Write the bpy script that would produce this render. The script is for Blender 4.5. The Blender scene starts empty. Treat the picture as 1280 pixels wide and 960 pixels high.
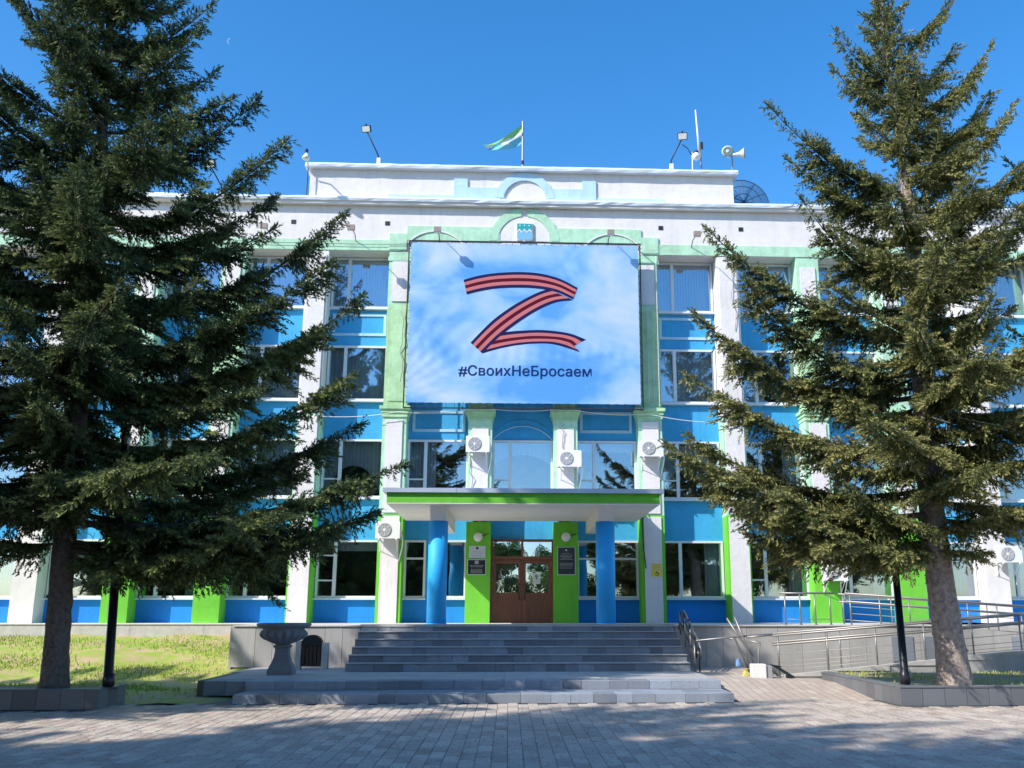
import bpy, bmesh, math, random
import numpy as np
from mathutils import Vector, Matrix
R = math.radians
PI = math.pi
SC = bpy.context.scene
COL = SC.collection

# ------------------------------------------------------------------ camera
cam_d = bpy.data.cameras.new('camera')
cam = bpy.data.objects.new('camera', cam_d); COL.objects.link(cam)
cam.location = (0, 0, 1.6)
cam.rotation_euler = (R(90 + 13.4), 0, R(-2.5))
cam_d.sensor_width = 36.0
cam_d.lens = 1200.0 / 1280.0 * 36.0
cam_d.shift_x = -50.0 / 1280.0
cam_d.clip_end = 6000
SC.camera = cam

# ------------------------------------------------------------------ light
SUN_TO = Vector((1.6, 1.0, -1.5)).normalized()
elev = math.asin(-SUN_TO.z)
w = bpy.data.worlds.new('World'); SC.world = w; w.use_nodes = True
nt = w.node_tree
sky = nt.nodes.new('ShaderNodeTexSky'); sky.sky_type = 'NISHITA'; sky.sun_disc = False
sky.sun_elevation = elev
sky.sun_rotation = math.atan2(-SUN_TO.x, -SUN_TO.y)
sky.altitude = 300; sky.air_density = 1.0; sky.dust_density = 0.7; sky.ozone_density = 3.0
bg = nt.nodes['Background']; bg.inputs[1].default_value = 0.15
hs = nt.nodes.new('ShaderNodeHueSaturation'); hs.inputs['Saturation'].default_value = 1.33
nt.links.new(sky.outputs[0], hs.inputs['Color'])
nt.links.new(hs.outputs[0], bg.inputs[0])
sun_d = bpy.data.lights.new('sun', 'SUN'); sun_d.energy = 3.5; sun_d.angle = R(0.53)
sun_d.color = (1.0, 0.94, 0.85)
sun = bpy.data.objects.new('sun', sun_d); COL.objects.link(sun)
sun.rotation_euler = SUN_TO.to_track_quat('-Z', 'Y').to_euler()
SC.view_settings.view_transform = 'Standard'
SC.view_settings.look = 'None'
SC.view_settings.exposure = 0.86
SC.view_settings.gamma = 1.0

# ------------------------------------------------------------------ materials
MATS = {}
def mat(name, col, rough=0.6, metal=0.0, var=0.0, vscale=3.0, bump=0.0, bscale=40.0, objvar=0.0,
        col2=None, streak=False, spec=0.5, dirt=0.0, dcol=(.55, .52, .48)):
    if name in MATS: return MATS[name]
    m = bpy.data.materials.new(name); m.use_nodes = True; MATS[name] = m
    n = m.node_tree; L = n.links; b = n.nodes['Principled BSDF']
    b.inputs['Roughness'].default_value = rough; b.inputs['Metallic'].default_value = metal
    b.inputs['Specular IOR Level'].default_value = spec
    b.inputs['Base Color'].default_value = (*col, 1)
    last = None
    tc = None
    if var or bump or col2:
        tc = n.nodes.new('ShaderNodeNewGeometry').outputs['Position']
    if col2 or var:
        no = n.nodes.new('ShaderNodeTexNoise'); no.inputs['Scale'].default_value = vscale
        no.inputs['Detail'].default_value = 8; no.inputs['Roughness'].default_value = 0.65
        if streak:
            mp = n.nodes.new('ShaderNodeMapping'); mp.inputs['Scale'].default_value = (1, 1, 0.25)
            L.new(tc, mp.inputs['Vector']); L.new(mp.outputs[0], no.inputs['Vector'])
        else:
            L.new(tc, no.inputs['Vector'])
        cr = n.nodes.new('ShaderNodeValToRGB')
        cr.color_ramp.elements[0].position = 0.32; cr.color_ramp.elements[1].position = 0.68
        c2 = col2 if col2 else tuple(max(0, c * (1 - var)) for c in col)
        c1 = col if col2 else tuple(min(1, c * (1 + var * .6)) for c in col)
        cr.color_ramp.elements[0].color = (*c2, 1); cr.color_ramp.elements[1].color = (*c1, 1)
        L.new(no.outputs[0], cr.inputs[0]); last = cr.outputs[0]
    if objvar:
        oi = n.nodes.new('ShaderNodeObjectInfo')
        mr = n.nodes.new('ShaderNodeMapRange'); mr.inputs[3].default_value = 1 - objvar; mr.inputs[4].default_value = 1 + objvar * .7
        L.new(oi.outputs['Random'], mr.inputs[0])
        mx = n.nodes.new('ShaderNodeMix'); mx.data_type = 'RGBA'; mx.blend_type = 'MULTIPLY'; mx.inputs[0].default_value = 1
        if last: L.new(last, mx.inputs[6])
        else: mx.inputs[6].default_value = (*col, 1)
        L.new(mr.outputs[0], mx.inputs[7]); last = mx.outputs[2]
    if dirt:
        if tc is None: tc = n.nodes.new('ShaderNodeNewGeometry').outputs['Position']
        fs = []
        for sc_, mpv, lo, hi in ((1.0, (5.5, 5.5, .55), .50, .78), (.55, (1, 1, 1), .52, .74), (9.0, (1, 1, 1), .60, .78)):
            mp = n.nodes.new('ShaderNodeMapping'); mp.inputs['Scale'].default_value = mpv; L.new(tc, mp.inputs['Vector'])
            nz = n.nodes.new('ShaderNodeTexNoise'); nz.inputs['Scale'].default_value = sc_; nz.inputs['Detail'].default_value = 7; nz.inputs['Roughness'].default_value = .7
            L.new(mp.outputs[0], nz.inputs['Vector'])
            m2 = n.nodes.new('ShaderNodeMapRange'); m2.inputs[1].default_value = lo; m2.inputs[2].default_value = hi; m2.inputs[3].default_value = 0; m2.inputs[4].default_value = dirt
            L.new(nz.outputs[0], m2.inputs[0]); fs.append(m2.outputs[0])
        for f_ in fs:
            mx = n.nodes.new('ShaderNodeMix'); mx.data_type = 'RGBA'; mx.blend_type = 'MULTIPLY'
            if last: L.new(last, mx.inputs[6])
            else: mx.inputs[6].default_value = (*col, 1)
            mx.inputs[7].default_value = (*dcol, 1); L.new(f_, mx.inputs[0]); last = mx.outputs[2]
    if last: L.new(last, b.inputs['Base Color'])
    if bump:
        n2 = n.nodes.new('ShaderNodeTexNoise'); n2.inputs['Scale'].default_value = bscale; n2.inputs['Detail'].default_value = 6
        L.new(tc, n2.inputs['Vector'])
        bp = n.nodes.new('ShaderNodeBump'); bp.inputs['Strength'].default_value = bump; bp.inputs['Distance'].default_value = 0.02
        L.new(n2.outputs[0], bp.inputs['Height']); L.new(bp.outputs[0], b.inputs['Normal'])
    return m

white = mat('white_plaster', (0.73, 0.70, 0.685), .85, var=.07, vscale=1.3, bump=.5, bscale=5, dirt=.32, dcol=(.62, .60, .58))
whiteP = mat('white_plaster_panel', (0.74, 0.715, 0.705), .85, var=.05, vscale=3, bump=.5, bscale=9, dirt=.35, dcol=(.62, .60, .56))
blue = mat('blue_plaster', (0.045, 0.37, 0.71), .8, var=.12, vscale=1.6, bump=.4, bscale=10, dirt=.5, dcol=(.6, .68, .72))
bluelow = mat('deep_blue_plaster', (0.008, 0.235, 0.74), .8, var=.10, vscale=1.6, bump=.4, bscale=10, dirt=.35, dcol=(.6, .65, .7))
bluecol = mat('blue_column_paint', (0.015, 0.40, 0.86), .6, var=.06, vscale=2, bump=.3, bscale=10, dirt=.30, dcol=(.6, .65, .7))
green = mat('green_plaster', (0.15, 0.53, 0.038), .8, var=.08, vscale=2, bump=.4, bscale=10, dirt=.35, dcol=(.6, .6, .5))
greenmid = mat('mid_green_plaster', (0.45, 0.71, 0.42), .8, var=.18, vscale=2.5, bump=.5, bscale=8, dirt=.6, dcol=(.62, .55, .42))
mint = mat('mint_plaster', (0.44, 0.70, 0.51), .8, var=.16, vscale=3.5, bump=.5, bscale=8, dirt=.55, dcol=(.62, .62, .52))
paleblue = mat('pale_blue_plaster', (0.46, 0.66, 0.80), .85, var=.08, vscale=2, bump=.4, bscale=9, dirt=.35, dcol=(.65, .65, .62))
pvc = mat('white_window_plastic', (0.70, 0.72, 0.75), .35)
soffit = mat('soffit_plaster', (0.84, 0.79, 0.74), .9, var=.05, vscale=2, bump=.4, bscale=5, dirt=.35, dcol=(.7, .64, .55))
tin = mat('crumpled_white_tin', (0.74, 0.79, 0.86), .38, metal=.25, var=.06, vscale=4, bump=.9, bscale=2.2)
tinflat = mat('grey_blue_tin', (0.50, 0.56, 0.66), .45, metal=.3, var=.08, vscale=2, bump=.3, bscale=3)
steel = mat('stainless_steel', (0.27, 0.26, 0.25), .45, metal=.6)
darkmetal = mat('dark_metal', (0.03, 0.032, 0.035), .5, metal=.3)
blackpaint = mat('black_pole_paint', (0.012, 0.013, 0.018), .35)
plasticw = mat('white_plastic', (0.78, 0.78, 0.77), .45, var=.04, vscale=4)
plasticg = mat('grey_plastic', (0.33, 0.33, 0.35), .5)
blackin = mat('dark_interior', (0.16, 0.14, 0.12), .9)
roomwall = mat('room_wall', (0.42, 0.38, 0.32), .9, var=.5, vscale=.9)
curtain = mat('pale_curtain', (0.78, 0.82, 0.84), .9)
curtainw = mat('white_curtain', (0.80, 0.82, 0.80), .9)
granite = mat('grey_granite', (0.27, 0.30, 0.35), .6, var=.25, vscale=60, objvar=.36, bump=.4, bscale=60, dirt=.4, dcol=(.6, .56, .5))
granitel = mat('light_granite_cladding', (0.43, 0.42, 0.41), .75, var=.14, vscale=45, objvar=.12, bump=.3, bscale=50, dirt=.45, dcol=(.62, .58, .52))
granited = mat('dark_granite_kerb', (0.145, 0.15, 0.165), .5, var=.2, vscale=70, objvar=.2)
mortar = mat('mortar', (0.17, 0.165, 0.16), .95)
concrete = mat('weathered_concrete', (0.50, 0.48, 0.45), .9, var=.15, vscale=5, bump=.4, bscale=20)
wood = mat('brown_door_wood', (0.24, 0.085, 0.045), .45, var=.25, vscale=14, streak=True)
urnm = mat('grey_painted_urn', (0.20, 0.205, 0.23), .8, var=.15, vscale=9, bump=.4, bscale=30)
bark = mat('spruce_bark', (0.44, 0.37, 0.32), .95, col2=(0.15, 0.12, 0.105), vscale=11, bump=1.0, bscale=22)
twigm = mat('spruce_limb_bark', (0.13, 0.105, 0.085), .95, var=.3, vscale=9)
paver = mat('paving_stone', (0.50, 0.44, 0.375), .85, var=.14, vscale=25, objvar=.16, bump=.4, bscale=90, dirt=.6, dcol=(.6, .56, .5))
goldm = mat('bronze_lettering', (0.42, 0.40, 0.36), .5, metal=.3)
plaqueb = mat('black_plaque', (0.012, 0.013, 0.02), .2)
plaques = mat('silver_plaque', (0.62, 0.64, 0.66), .35, metal=.5)
yellow = mat('yellow_sign', (0.80, 0.62, 0.06), .5)
redp = mat('red_bag', (0.6, 0.03, 0.02), .5)
bluep = mat('blue_bag', (0.05, 0.14, 0.5), .5)
paperw = mat('paper', (0.8, 0.8, 0.8), .7)

def glass_mat(name, fac, tint=(0.75, 0.85, 0.95)):
    m = bpy.data.materials.new(name); m.use_nodes = True
    n = m.node_tree; L = n.links; n.nodes.remove(n.nodes['Principled BSDF'])
    o = n.nodes['Material Output']
    g = n.nodes.new('ShaderNodeBsdfGlossy'); g.inputs['Roughness'].default_value = 0.0
    g.inputs['Color'].default_value = (*tint, 1)
    t = n.nodes.new('ShaderNodeBsdfTransparent'); t.inputs[0].default_value = (0.90, 0.94, 0.95, 1)
    mx = n.nodes.new('ShaderNodeMixShader')
    lw = n.nodes.new('ShaderNodeLayerWeight'); lw.inputs[0].default_value = .25
    mr = n.nodes.new('ShaderNodeMapRange'); mr.inputs[3].default_value = fac; mr.inputs[4].default_value = 1.0
    L.new(lw.outputs['Fresnel'], mr.inputs[0]); L.new(mr.outputs[0], mx.inputs[0])
    L.new(t.outputs[0], mx.inputs[1]); L.new(g.outputs[0], mx.inputs[2]); L.new(mx.outputs[0], o.inputs[0])
    geo = n.nodes.new('ShaderNodeNewGeometry')
    no = n.nodes.new('ShaderNodeTexNoise'); no.inputs['Scale'].default_value = 1.4; no.inputs['Detail'].default_value = 1
    bp = n.nodes.new('ShaderNodeBump'); bp.inputs['Strength'].default_value = .35; bp.inputs['Distance'].default_value = .008
    L.new(geo.outputs['Position'], no.inputs['Vector']); L.new(no.outputs[0], bp.inputs['Height']); L.new(bp.outputs[0], g.inputs['Normal'])
    return m
glass = glass_mat('window_glass', 0.26)
glassd = glass_mat('door_glass', 0.40)

# ------------------------------------------------------------------ builders
def basis(d):
    d = Vector(d).normalized()
    a = Vector((0, 0, 1)) if abs(d.z) < .9 else Vector((1, 0, 0))
    u = d.cross(a).normalized(); v = d.cross(u)
    return u, v

class MB:
    def __init__(s): s.v = []; s.f = []; s.m = []; s.cm = 0
    def box(s, x0, x1, y0, y1, z0, z1):
        n = len(s.v)
        s.v += [(x0, y0, z0), (x1, y0, z0), (x1, y1, z0), (x0, y1, z0), (x0, y0, z1), (x1, y0, z1), (x1, y1, z1), (x0, y1, z1)]
        for q in ((0, 3, 2, 1), (4, 5, 6, 7), (0, 1, 5, 4), (1, 2, 6, 5), (2, 3, 7, 6), (3, 0, 4, 7)):
            s.f.append(tuple(n + i for i in q)); s.m.append(s.cm)
        return s
    def cbox(s, x0, x1, y0, y1, z0, z1, c=.006):
        """box with chamfered top edges"""
        n = len(s.v)
        s.v += [(x0, y0, z0), (x1, y0, z0), (x1, y1, z0), (x0, y1, z0), (x0, y0, z1 - c), (x1, y0, z1 - c), (x1, y1, z1 - c), (x0, y1, z1 - c),
                (x0 + c, y0 + c, z1), (x1 - c, y0 + c, z1), (x1 - c, y1 - c, z1), (x0 + c, y1 - c, z1)]
        for q in ((0, 1, 5, 4), (1, 2, 6, 5), (2, 3, 7, 6), (3, 0, 4, 7), (4, 5, 9, 8), (5, 6, 10, 9), (6, 7, 11, 10), (7, 4, 8, 11), (8, 9, 10, 11)):
            s.f.append(tuple(n + i for i in q)); s.m.append(s.cm)
        return s
    def tube(s, pts, r, k=8, cap=True):
        pts = [Vector(p) for p in pts]
        rr = r if isinstance(r, (list, tuple)) else [r] * len(pts)
        n0 = len(s.v)
        u = None
        for i, p in enumerate(pts):
            d = (pts[min(i + 1, len(pts) - 1)] - pts[max(i - 1, 0)])
            if d.length < 1e-9: d = Vector((0, 0, 1))
            d.normalize()
            if u is None: u, v = basis(d)
            else:
                u = (u - d * u.dot(d)); u = u.normalized() if u.length > 1e-6 else basis(d)[0]
                v = d.cross(u)
            for j in range(k):
                a = 2 * PI * j / k
                s.v.append(tuple(p + (u * math.cos(a) + v * math.sin(a)) * rr[i]))
        for i in range(len(pts) - 1):
            for j in range(k):
                a = n0 + i * k + j; b = n0 + i * k + (j + 1) % k
                s.f.append((a, b, b + k, a + k)); s.m.append(s.cm)
        if cap:
            s.f.append(tuple(n0 + j for j in range(k))[::-1]); s.m.append(s.cm)
            e = n0 + (len(pts) - 1) * k
            s.f.append(tuple(e + j for j in range(k))); s.m.append(s.cm)
        return s
    def lathe(s, prof, c, k=24, axis='z', lobes=None):
        n0 = len(s.v)
        for i, (r, h) in enumerate(prof):
            for j in range(k):
                a = 2 * PI * j / k
                q = r
                if lobes and lobes[i]: q = r * (1 - lobes[i] * abs(math.cos(a * 9)) ** 3)
                if axis == 'z': s.v.append((c[0] + q * math.cos(a), c[1] + q * math.sin(a), c[2] + h))
                elif axis == 'y': s.v.append((c[0] + q * math.cos(a), c[1] + h, c[2] + q * math.sin(a)))
                else: s.v.append((c[0] + h, c[1] + q * math.cos(a), c[2] + q * math.sin(a)))
        for i in range(len(prof) - 1):
            for j in range(k):
                a = n0 + i * k + j; b = n0 + i * k + (j + 1) % k
                s.f.append((a, b, b + k, a + k)); s.m.append(s.cm)
        s.f.append(tuple(n0 + j for j in range(k))[::-1]); s.m.append(s.cm)
        e = n0 + (len(prof) - 1) * k
        s.f.append(tuple(e + j for j in range(k))); s.m.append(s.cm)
        return s
    def prism_xz(s, pts, y0, y1):
        """polygon (x,z) counted counter-clockwise seen from -y, extruded y0 (front) .. y1"""
        n = len(s.v); k = len(pts)
        s.v += [(x, y0, z) for x, z in pts] + [(x, y1, z) for x, z in pts]
        s.f.append(tuple(n + i for i in range(k))); s.m.append(s.cm)
        s.f.append(tuple(n + k + i for i in range(k))[::-1]); s.m.append(s.cm)
        for i in range(k):
            j = (i + 1) % k
            s.f.append((n + i, n + k + i, n + k + j, n + j)); s.m.append(s.cm)
        return s
    def arc_band(s, cx, cz, r0, r1, a0, a1, y0, y1, k=20):
        for i in range(k):
            t0 = a0 + (a1 - a0) * i / k; t1 = a0 + (a1 - a0) * (i + 1) / k
            s.prism_xz([(cx + r0 * math.cos(t0), cz + r0 * math.sin(t0)), (cx + r1 * math.cos(t0), cz + r1 * math.sin(t0)),
                        (cx + r1 * math.cos(t1), cz + r1 * math.sin(t1)), (cx + r0 * math.cos(t1), cz + r0 * math.sin(t1))], y0, y1)
        return s
    def mesh(s, name, mats, off=(0, 0, 0), smooth=False):
        me = bpy.data.meshes.new(name)
        vs = [(a - off[0], b - off[1], c - off[2]) for a, b, c in s.v] if any(off) else s.v
        me.from_pydata(vs, [], s.f)
        for m_ in (mats if isinstance(mats, (list, tuple)) else [mats]): me.materials.append(m_)
        if any(s.m): me.polygons.foreach_set('material_index', s.m)
        if smooth: me.shade_smooth()
        me.update()
        return me
    def build(s, name, mats, parent=None, smooth=False):
        off = wloc(parent) if parent else (0, 0, 0)
        return link(name, s.mesh(name, mats, off, smooth), parent)

def wloc(o):
    x = Vector((0, 0, 0))
    while o is not None:
        x += o.location; o = o.parent
    return x
def link(name, data, parent=None, loc=None):
    o = bpy.data.objects.new(name, data); COL.objects.link(o)
    if parent: o.parent = parent
    if loc is not None: o.location = loc
    return o
def tag(o, label=None, cat=None, group=None, kind=None):
    if label: o['label'] = label
    if cat: o['category'] = cat
    if group: o['group'] = group
    if kind: o['kind'] = kind
    return o
def thing(name, label, cat, loc, group=None, rz=0):
    o = bpy.data.objects.new(name, None); COL.objects.link(o)
    o.location = loc; o.rotation_euler = (0, 0, rz); o.empty_display_size = .2
    return tag(o, label, cat, group)
def struct(name, loc=(0, 0, 0)):
    o = bpy.data.objects.new(name, None); COL.objects.link(o); o.location = loc; o['kind'] = 'structure'
    return o
def dup(o, loc=None, parent=None):
    c = o.copy(); COL.objects.link(c)
    if parent: c.parent = parent
    if loc is not None: c.location = loc
    for ch in o.children: dup(ch, None, c)
    return c
def B(name, m_, parent, *a):
    return MB().box(*a).build(name, m_, parent)

XC = 0.38; BAY = 2.65; ZP = 1.30; YW = 30.0; YF = 29.35
WZ = [(2.03, 3.77), (5.06, 6.90), (8.14, 9.94), (11.20, 12.93)]
XMIN = XC - 7.5 * BAY; XMAX = XC + 7.5 * BAY

# ================================================================== GROUND
m = bpy.data.materials.new('ground_paving'); m.use_nodes = True
n = m.node_tree; L = n.links; b = n.nodes['Principled BSDF']; b.inputs['Roughness'].default_value = .9
geo = n.nodes.new('ShaderNodeNewGeometry'); br = n.nodes.new('ShaderNodeTexBrick')
br.inputs['Scale'].default_value = 1; br.inputs['Brick Width'].default_value = .50; br.inputs['Row Height'].default_value = .18
br.inputs['Mortar Size'].default_value = .006; br.offset = .33
br.inputs['Color1'].default_value = (.50, .43, .35, 1); br.inputs['Color2'].default_value = (.42, .33, .28, 1); br.inputs['Mortar'].default_value = (.14, .125, .11, 1)
mp = n.nodes.new('ShaderNodeMapping'); mp.inputs['Rotation'].default_value = (0, 0, R(90))
L.new(geo.outputs['Position'], mp.inputs['Vector']); L.new(mp.outputs[0], br.inputs['Vector']); L.new(br.outputs['Color'], b.inputs['Base Color'])
groundm = m
earth = mat('bare_earth', (0.30, 0.25, 0.17), .95, col2=(0.16, 0.15, 0.07), vscale=1.6, bump=.8, bscale=14)
MB().box(-900, 900, -900, 900, -1.0, -.03).build('ground', earth)['kind'] = 'structure'

# plaza: individual paving stones where they show, one sheet elsewhere
plaza = struct('plaza_paving')
pb = MB(); pb.box(-60, 60, -40, 10.2, -.03, -.001); pb.box(-60, -9.5, 10.2, 17.0, -.03, -.001); pb.box(9.6, 60, 10.2, 17.2, -.03, -.001)
pb.build('paving_sheet', groundm, plaza)
B('mortar_bed', mortar, plaza, -9.5, 9.6, 10.2, 22.3, -.028, -.012)
W, LL, G = .18, .50, .006
paver2 = mat('pinkish_paving_stone', (0.455, 0.375, 0.325), .85, var=.14, vscale=25, objvar=.16, bump=.4, bscale=90, dirt=.6, dcol=(.6, .56, .5))
pm = [MB().cbox(-W / 2 + G / 2, W / 2 - G / 2, -LL / 2 + .013, LL / 2 - .013, -.03, 0, .006).mesh('paving_stone', q_) for q_ in (paver, paver2)]
stones = []
i0 = int(-9.5 / W) + 1
rs = random.Random(4)
for i in range(i0, int(9.5 / W)):
    x = (i + .5) * W
    k = 0
    y = 10.2 + ((i * .17) % LL)
    while y < 21.8:
        if y < 16.9 or (-6.95 < x < 6.92):
            if not (y > 18.2 and -5.15 < x < 4.25) and not (x < -5.1 and y > 18.4 + (x + 5.2) * .1) and not (x > 4 and y > 18.9) and abs(x - 0.3) < y * .58 + 1.5:
                stones.append((x, y))
        elif x < -6.9 and y < 17.2 or x > 6.9 and y < 17.25: stones.append((x, y))
        y += LL
stones.sort(key=lambda q: q[1] + abs(q[0]) * .12)
for (x, y) in stones[:295]:
    par = (int(round(x / W - .5)) + int((y - 10.2) / LL)) % 2
    o = link('paving_stone', pm[par], plaza, (x, y, rs.uniform(-.002, .0025)))
    o.rotation_euler = (rs.uniform(-.006, .006), rs.uniform(-.008, .008), rs.uniform(-.008, .008))
def bulk_stones(lst, name, ntone=5):
    grp = [MB() for _ in range(1)]
    mb = MB()
    for (x, y) in lst:
        mb.cm = rs.randrange(3) + 3 * ((int(round(x / W - .5)) + int((y - 10.2) / LL)) % 2)
        dz = rs.uniform(-.002, .0025)
        mb.cbox(x - W / 2 + G / 2, x + W / 2 - G / 2, y - LL / 2 + .013, y + LL / 2 - .013, -.03, dz, .005)
    tones = [mat('paving_stone_tone_%d' % i, tuple(c * q_ for c in base_), .85, var=.14, vscale=25, dirt=.6, dcol=(.6, .56, .5)) for i, (base_, q_) in enumerate([(b_, q_) for b_ in ((0.50, 0.44, 0.375), (0.455, 0.375, 0.325)) for q_ in (.86, 1, 1.1)])]
    o = mb.build(name, tones, plaza); o['kind'] = 'stuff'
bulk_stones(stones[295:], 'paving_field')

# sloping pavement right of the stairs
mb = MB()
nn = len(mb.v)
mb.v += [(4.22, 18.75, -.004), (6.93, 18.75, -.004), (6.93, 21.0, .16), (4.22, 21.0, .26), (7.6, 22.2, .15), (4.22, 24.42, .32), (6.2, 22.2, .18), (6.3, 24.42, .30), (6.93, 22.2, .16)]
mb.f += [(0, 1, 2, 3), (3, 2, 8, 6), (3, 6, 7, 5)]; mb.m += [0] * 3
mb.build('sloping_pavement', groundm)['kind'] = 'structure'

# grass bank on the left
rg = random.Random(11)
def bank_z(x, y):
    t = min(1, max(0, (y - 23.2) / 5.9))
    return -.02 + .10 * min(1, max(0, (y - 18.4) / 3)) + .9 * t + .03 * math.sin(x * 1.7 + y) + .02 * math.sin(x * 4.1 - y * 2.3)
mb = MB(); NX, NY = 90, 44
for j in range(NY + 1):
    for i in range(NX + 1):
        x = -32 + (26.95) * i / NX; y = 18.3 + 10.9 * j / NY
        if x > -6.72 and y > 24.45: x = -6.72 + (x + 6.72) * .0
        mb.v.append((x, y, bank_z(x, y)))
for j in range(NY):
    for i in range(NX):
        a = j * (NX + 1) + i; mb.f.append((a, a + 1, a + NX + 2, a + NX + 1)); mb.m.append(0)
m = bpy.data.materials.new('patchy_lawn'); m.use_nodes = True
n = m.node_tree; L = n.links; b = n.nodes['Principled BSDF']; b.inputs['Roughness'].default_value = .95
geo = n.nodes.new('ShaderNodeNewGeometry'); no = n.nodes.new('ShaderNodeTexNoise'); no.inputs['Scale'].default_value = 1.5; no.inputs['Detail'].default_value = 12; no.inputs['Roughness'].default_value = .82
cr = n.nodes.new('ShaderNodeValToRGB'); e = cr.color_ramp.elements
e[0].position = .42; e[0].color = (.24, .36, .035, 1); e[1].position = .56; e[1].color = (.46, .34, .20, 1)
e2 = cr.color_ramp.elements.new(.5); e2.color = (.36, .36, .09, 1)
L.new(geo.outputs['Position'], no.inputs['Vector']); L.new(no.outputs[0], cr.inputs[0]); L.new(cr.outputs[0], b.inputs['Base Color'])
mb.build('grass_bank', m, smooth=True)['kind'] = 'structure'
# grass blades
mb = MB()
for i in range(44000):
    x = rg.uniform(-16.5, -5.4); y = 18.6 + 10.4 * rg.random()
    if x > -6.8 and y > 24.3: continue
    q = math.sin(x * 1.3 + 1.7 * math.sin(y * .9)) + math.sin(y * 2.1 + x * .6) + rg.uniform(-1, 1)
    if q < .35 or (y < 20.6 and rg.random() < .85): continue
    z = bank_z(x, y); h = rg.uniform(.03, .085); a = rg.uniform(0, PI); dx = .012 * math.cos(a); dy = .012 * math.sin(a)
    k = len(mb.v); mb.cm = 0 if rg.random() < .75 else 1
    mb.v += [(x - dx, y - dy, z - .01), (x + dx, y + dy, z - .01), (x + rg.uniform(-.03, .03), y + rg.uniform(-.03, .03), z + h)]
    mb.f.append((k, k + 1, k + 2)); mb.m.append(mb.cm)
for i in range(5000):
    x = rg.uniform(7.2, 14); y = rg.uniform(17.9, 22.0)
    q = math.sin(x * 2.3 + y) + rg.uniform(-1, 1)
    if q < 0: continue
    z = .30; h = rg.uniform(.03, .09); a = rg.uniform(0, PI); dx = .012 * math.cos(a); dy = .012 * math.sin(a)
    k = len(mb.v); mb.cm = 0 if rg.random() < .5 else 1
    mb.v += [(x - dx, y - dy, z - .01), (x + dx, y + dy, z - .01), (x + rg.uniform(-.03, .03), y + rg.uniform(-.03, .03), z + h)]
    mb.f.append((k, k + 1, k + 2)); mb.m.append(mb.cm)
g1 = mat('grass_green', (.26, .40, .04), .8); g2 = mat('grass_dry', (.50, .43, .18), .9)
tag(mb.build('grass', [g1, g2]), 'patchy green and dry grass on the bank and in the planter', 'grass', kind='stuff')

# ================================================================== STAIRS, PLATFORM
stairs = struct('staircase')
rs = random.Random(7)
def block_row(x0, x1, y0, y1, z0, z1, parent, m_, lo=.55, hi=1.15, seed=0, name='stone_slab', c=.008):
    rr = random.Random(seed); x = x0
    while x < x1 - .01:
        w_ = rr.choice((.30, .36, .42, .42, .55, .62)) if hi > .7 else rr.uniform(lo, hi)
        if x + w_ > x1 - .25: w_ = x1 - x
        o = MB().cbox(x + .003, x + w_ - .003, y0 + rr.uniform(0, .004), y1, z0, z1 + rr.uniform(-.002, .002), c).build(name, m_, parent)
        x += w_
XL, XR = -3.62, 4.10
rise = (ZP - .32) / 6
YT = [22.36 + .41 * k for k in range(6)]
for k in range(6):
    z1 = .32 + rise * (k + 1); y1 = YT[k] + .46
    block_row(XL, XR, YT[k], y1, z1 - rise + .004, z1, stairs, granite, seed=20 + k)
# nosing strips (pale tread slabs, proud of the risers)
for k in range(6):
    z1 = .32 + rise * (k + 1)
    block_row(XL - .01, XR + .01, YT[k] - .025, YT[k] + .44, z1 + .004, z1 + .022, stairs, granitel, seed=40 + k, name='tread_slab', c=.004)
B('stair_core', mortar, stairs, XL + .02, XR - .02, 22.40, 24.3, .0, .33)
# two low steps
block_row(-4.95, 4.15, 18.33, 18.80, 0, .160, stairs, granite, seed=61)
block_row(-5.02, 4.15, 19.42, 19.90, .160, .320, stairs, granite, seed=62)
block_row(-5.86, -5.03, 19.60, 20.1, .05, .316, stairs, granite, seed=63)
B('stair_core', mortar, stairs, -4.93, 4.13, 18.82, 22.5, 0, .145)
def tile_field(x0, x1, y0, y1, z, parent, m_, tx=.6, ty=.3, name='paving_tile'):
    y = y0; j = 0
    while y < y1 - .02:
        d = min(ty, y1 - y)
        x = x0 - (tx / 2 if j % 2 else 0)
        while x < x1 - .02:
            a = max(x, x0); c_ = min(x + tx, x1)
            if c_ - a > .05:
                MB().cbox(a + .003, c_ - .003, y + .003, y + d - .003, z - .02, z + rs.uniform(-.0015, .0015), .003).build(name, m_, parent)
            x += tx
        y += d; j += 1
tile_field(-4.95, 4.15, 18.81, 19.41, .160, stairs, granite, .75, .3)
land = struct('landing')
B('landing_core', mortar, land, -6.1, 4.22, 20.0, 24.42, 0, .300)
tile_field(-5.02, 4.15, 19.91, 22.36, .322, land, granitel, .9, .41)
tile_field(-6.1, -3.63, 22.36, 24.42, .322, land, granitel, .9, .41)
tile_field(-5.86, -5.03, 20.11, 22.36, .320, land, granitel, .83, .41)
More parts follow.
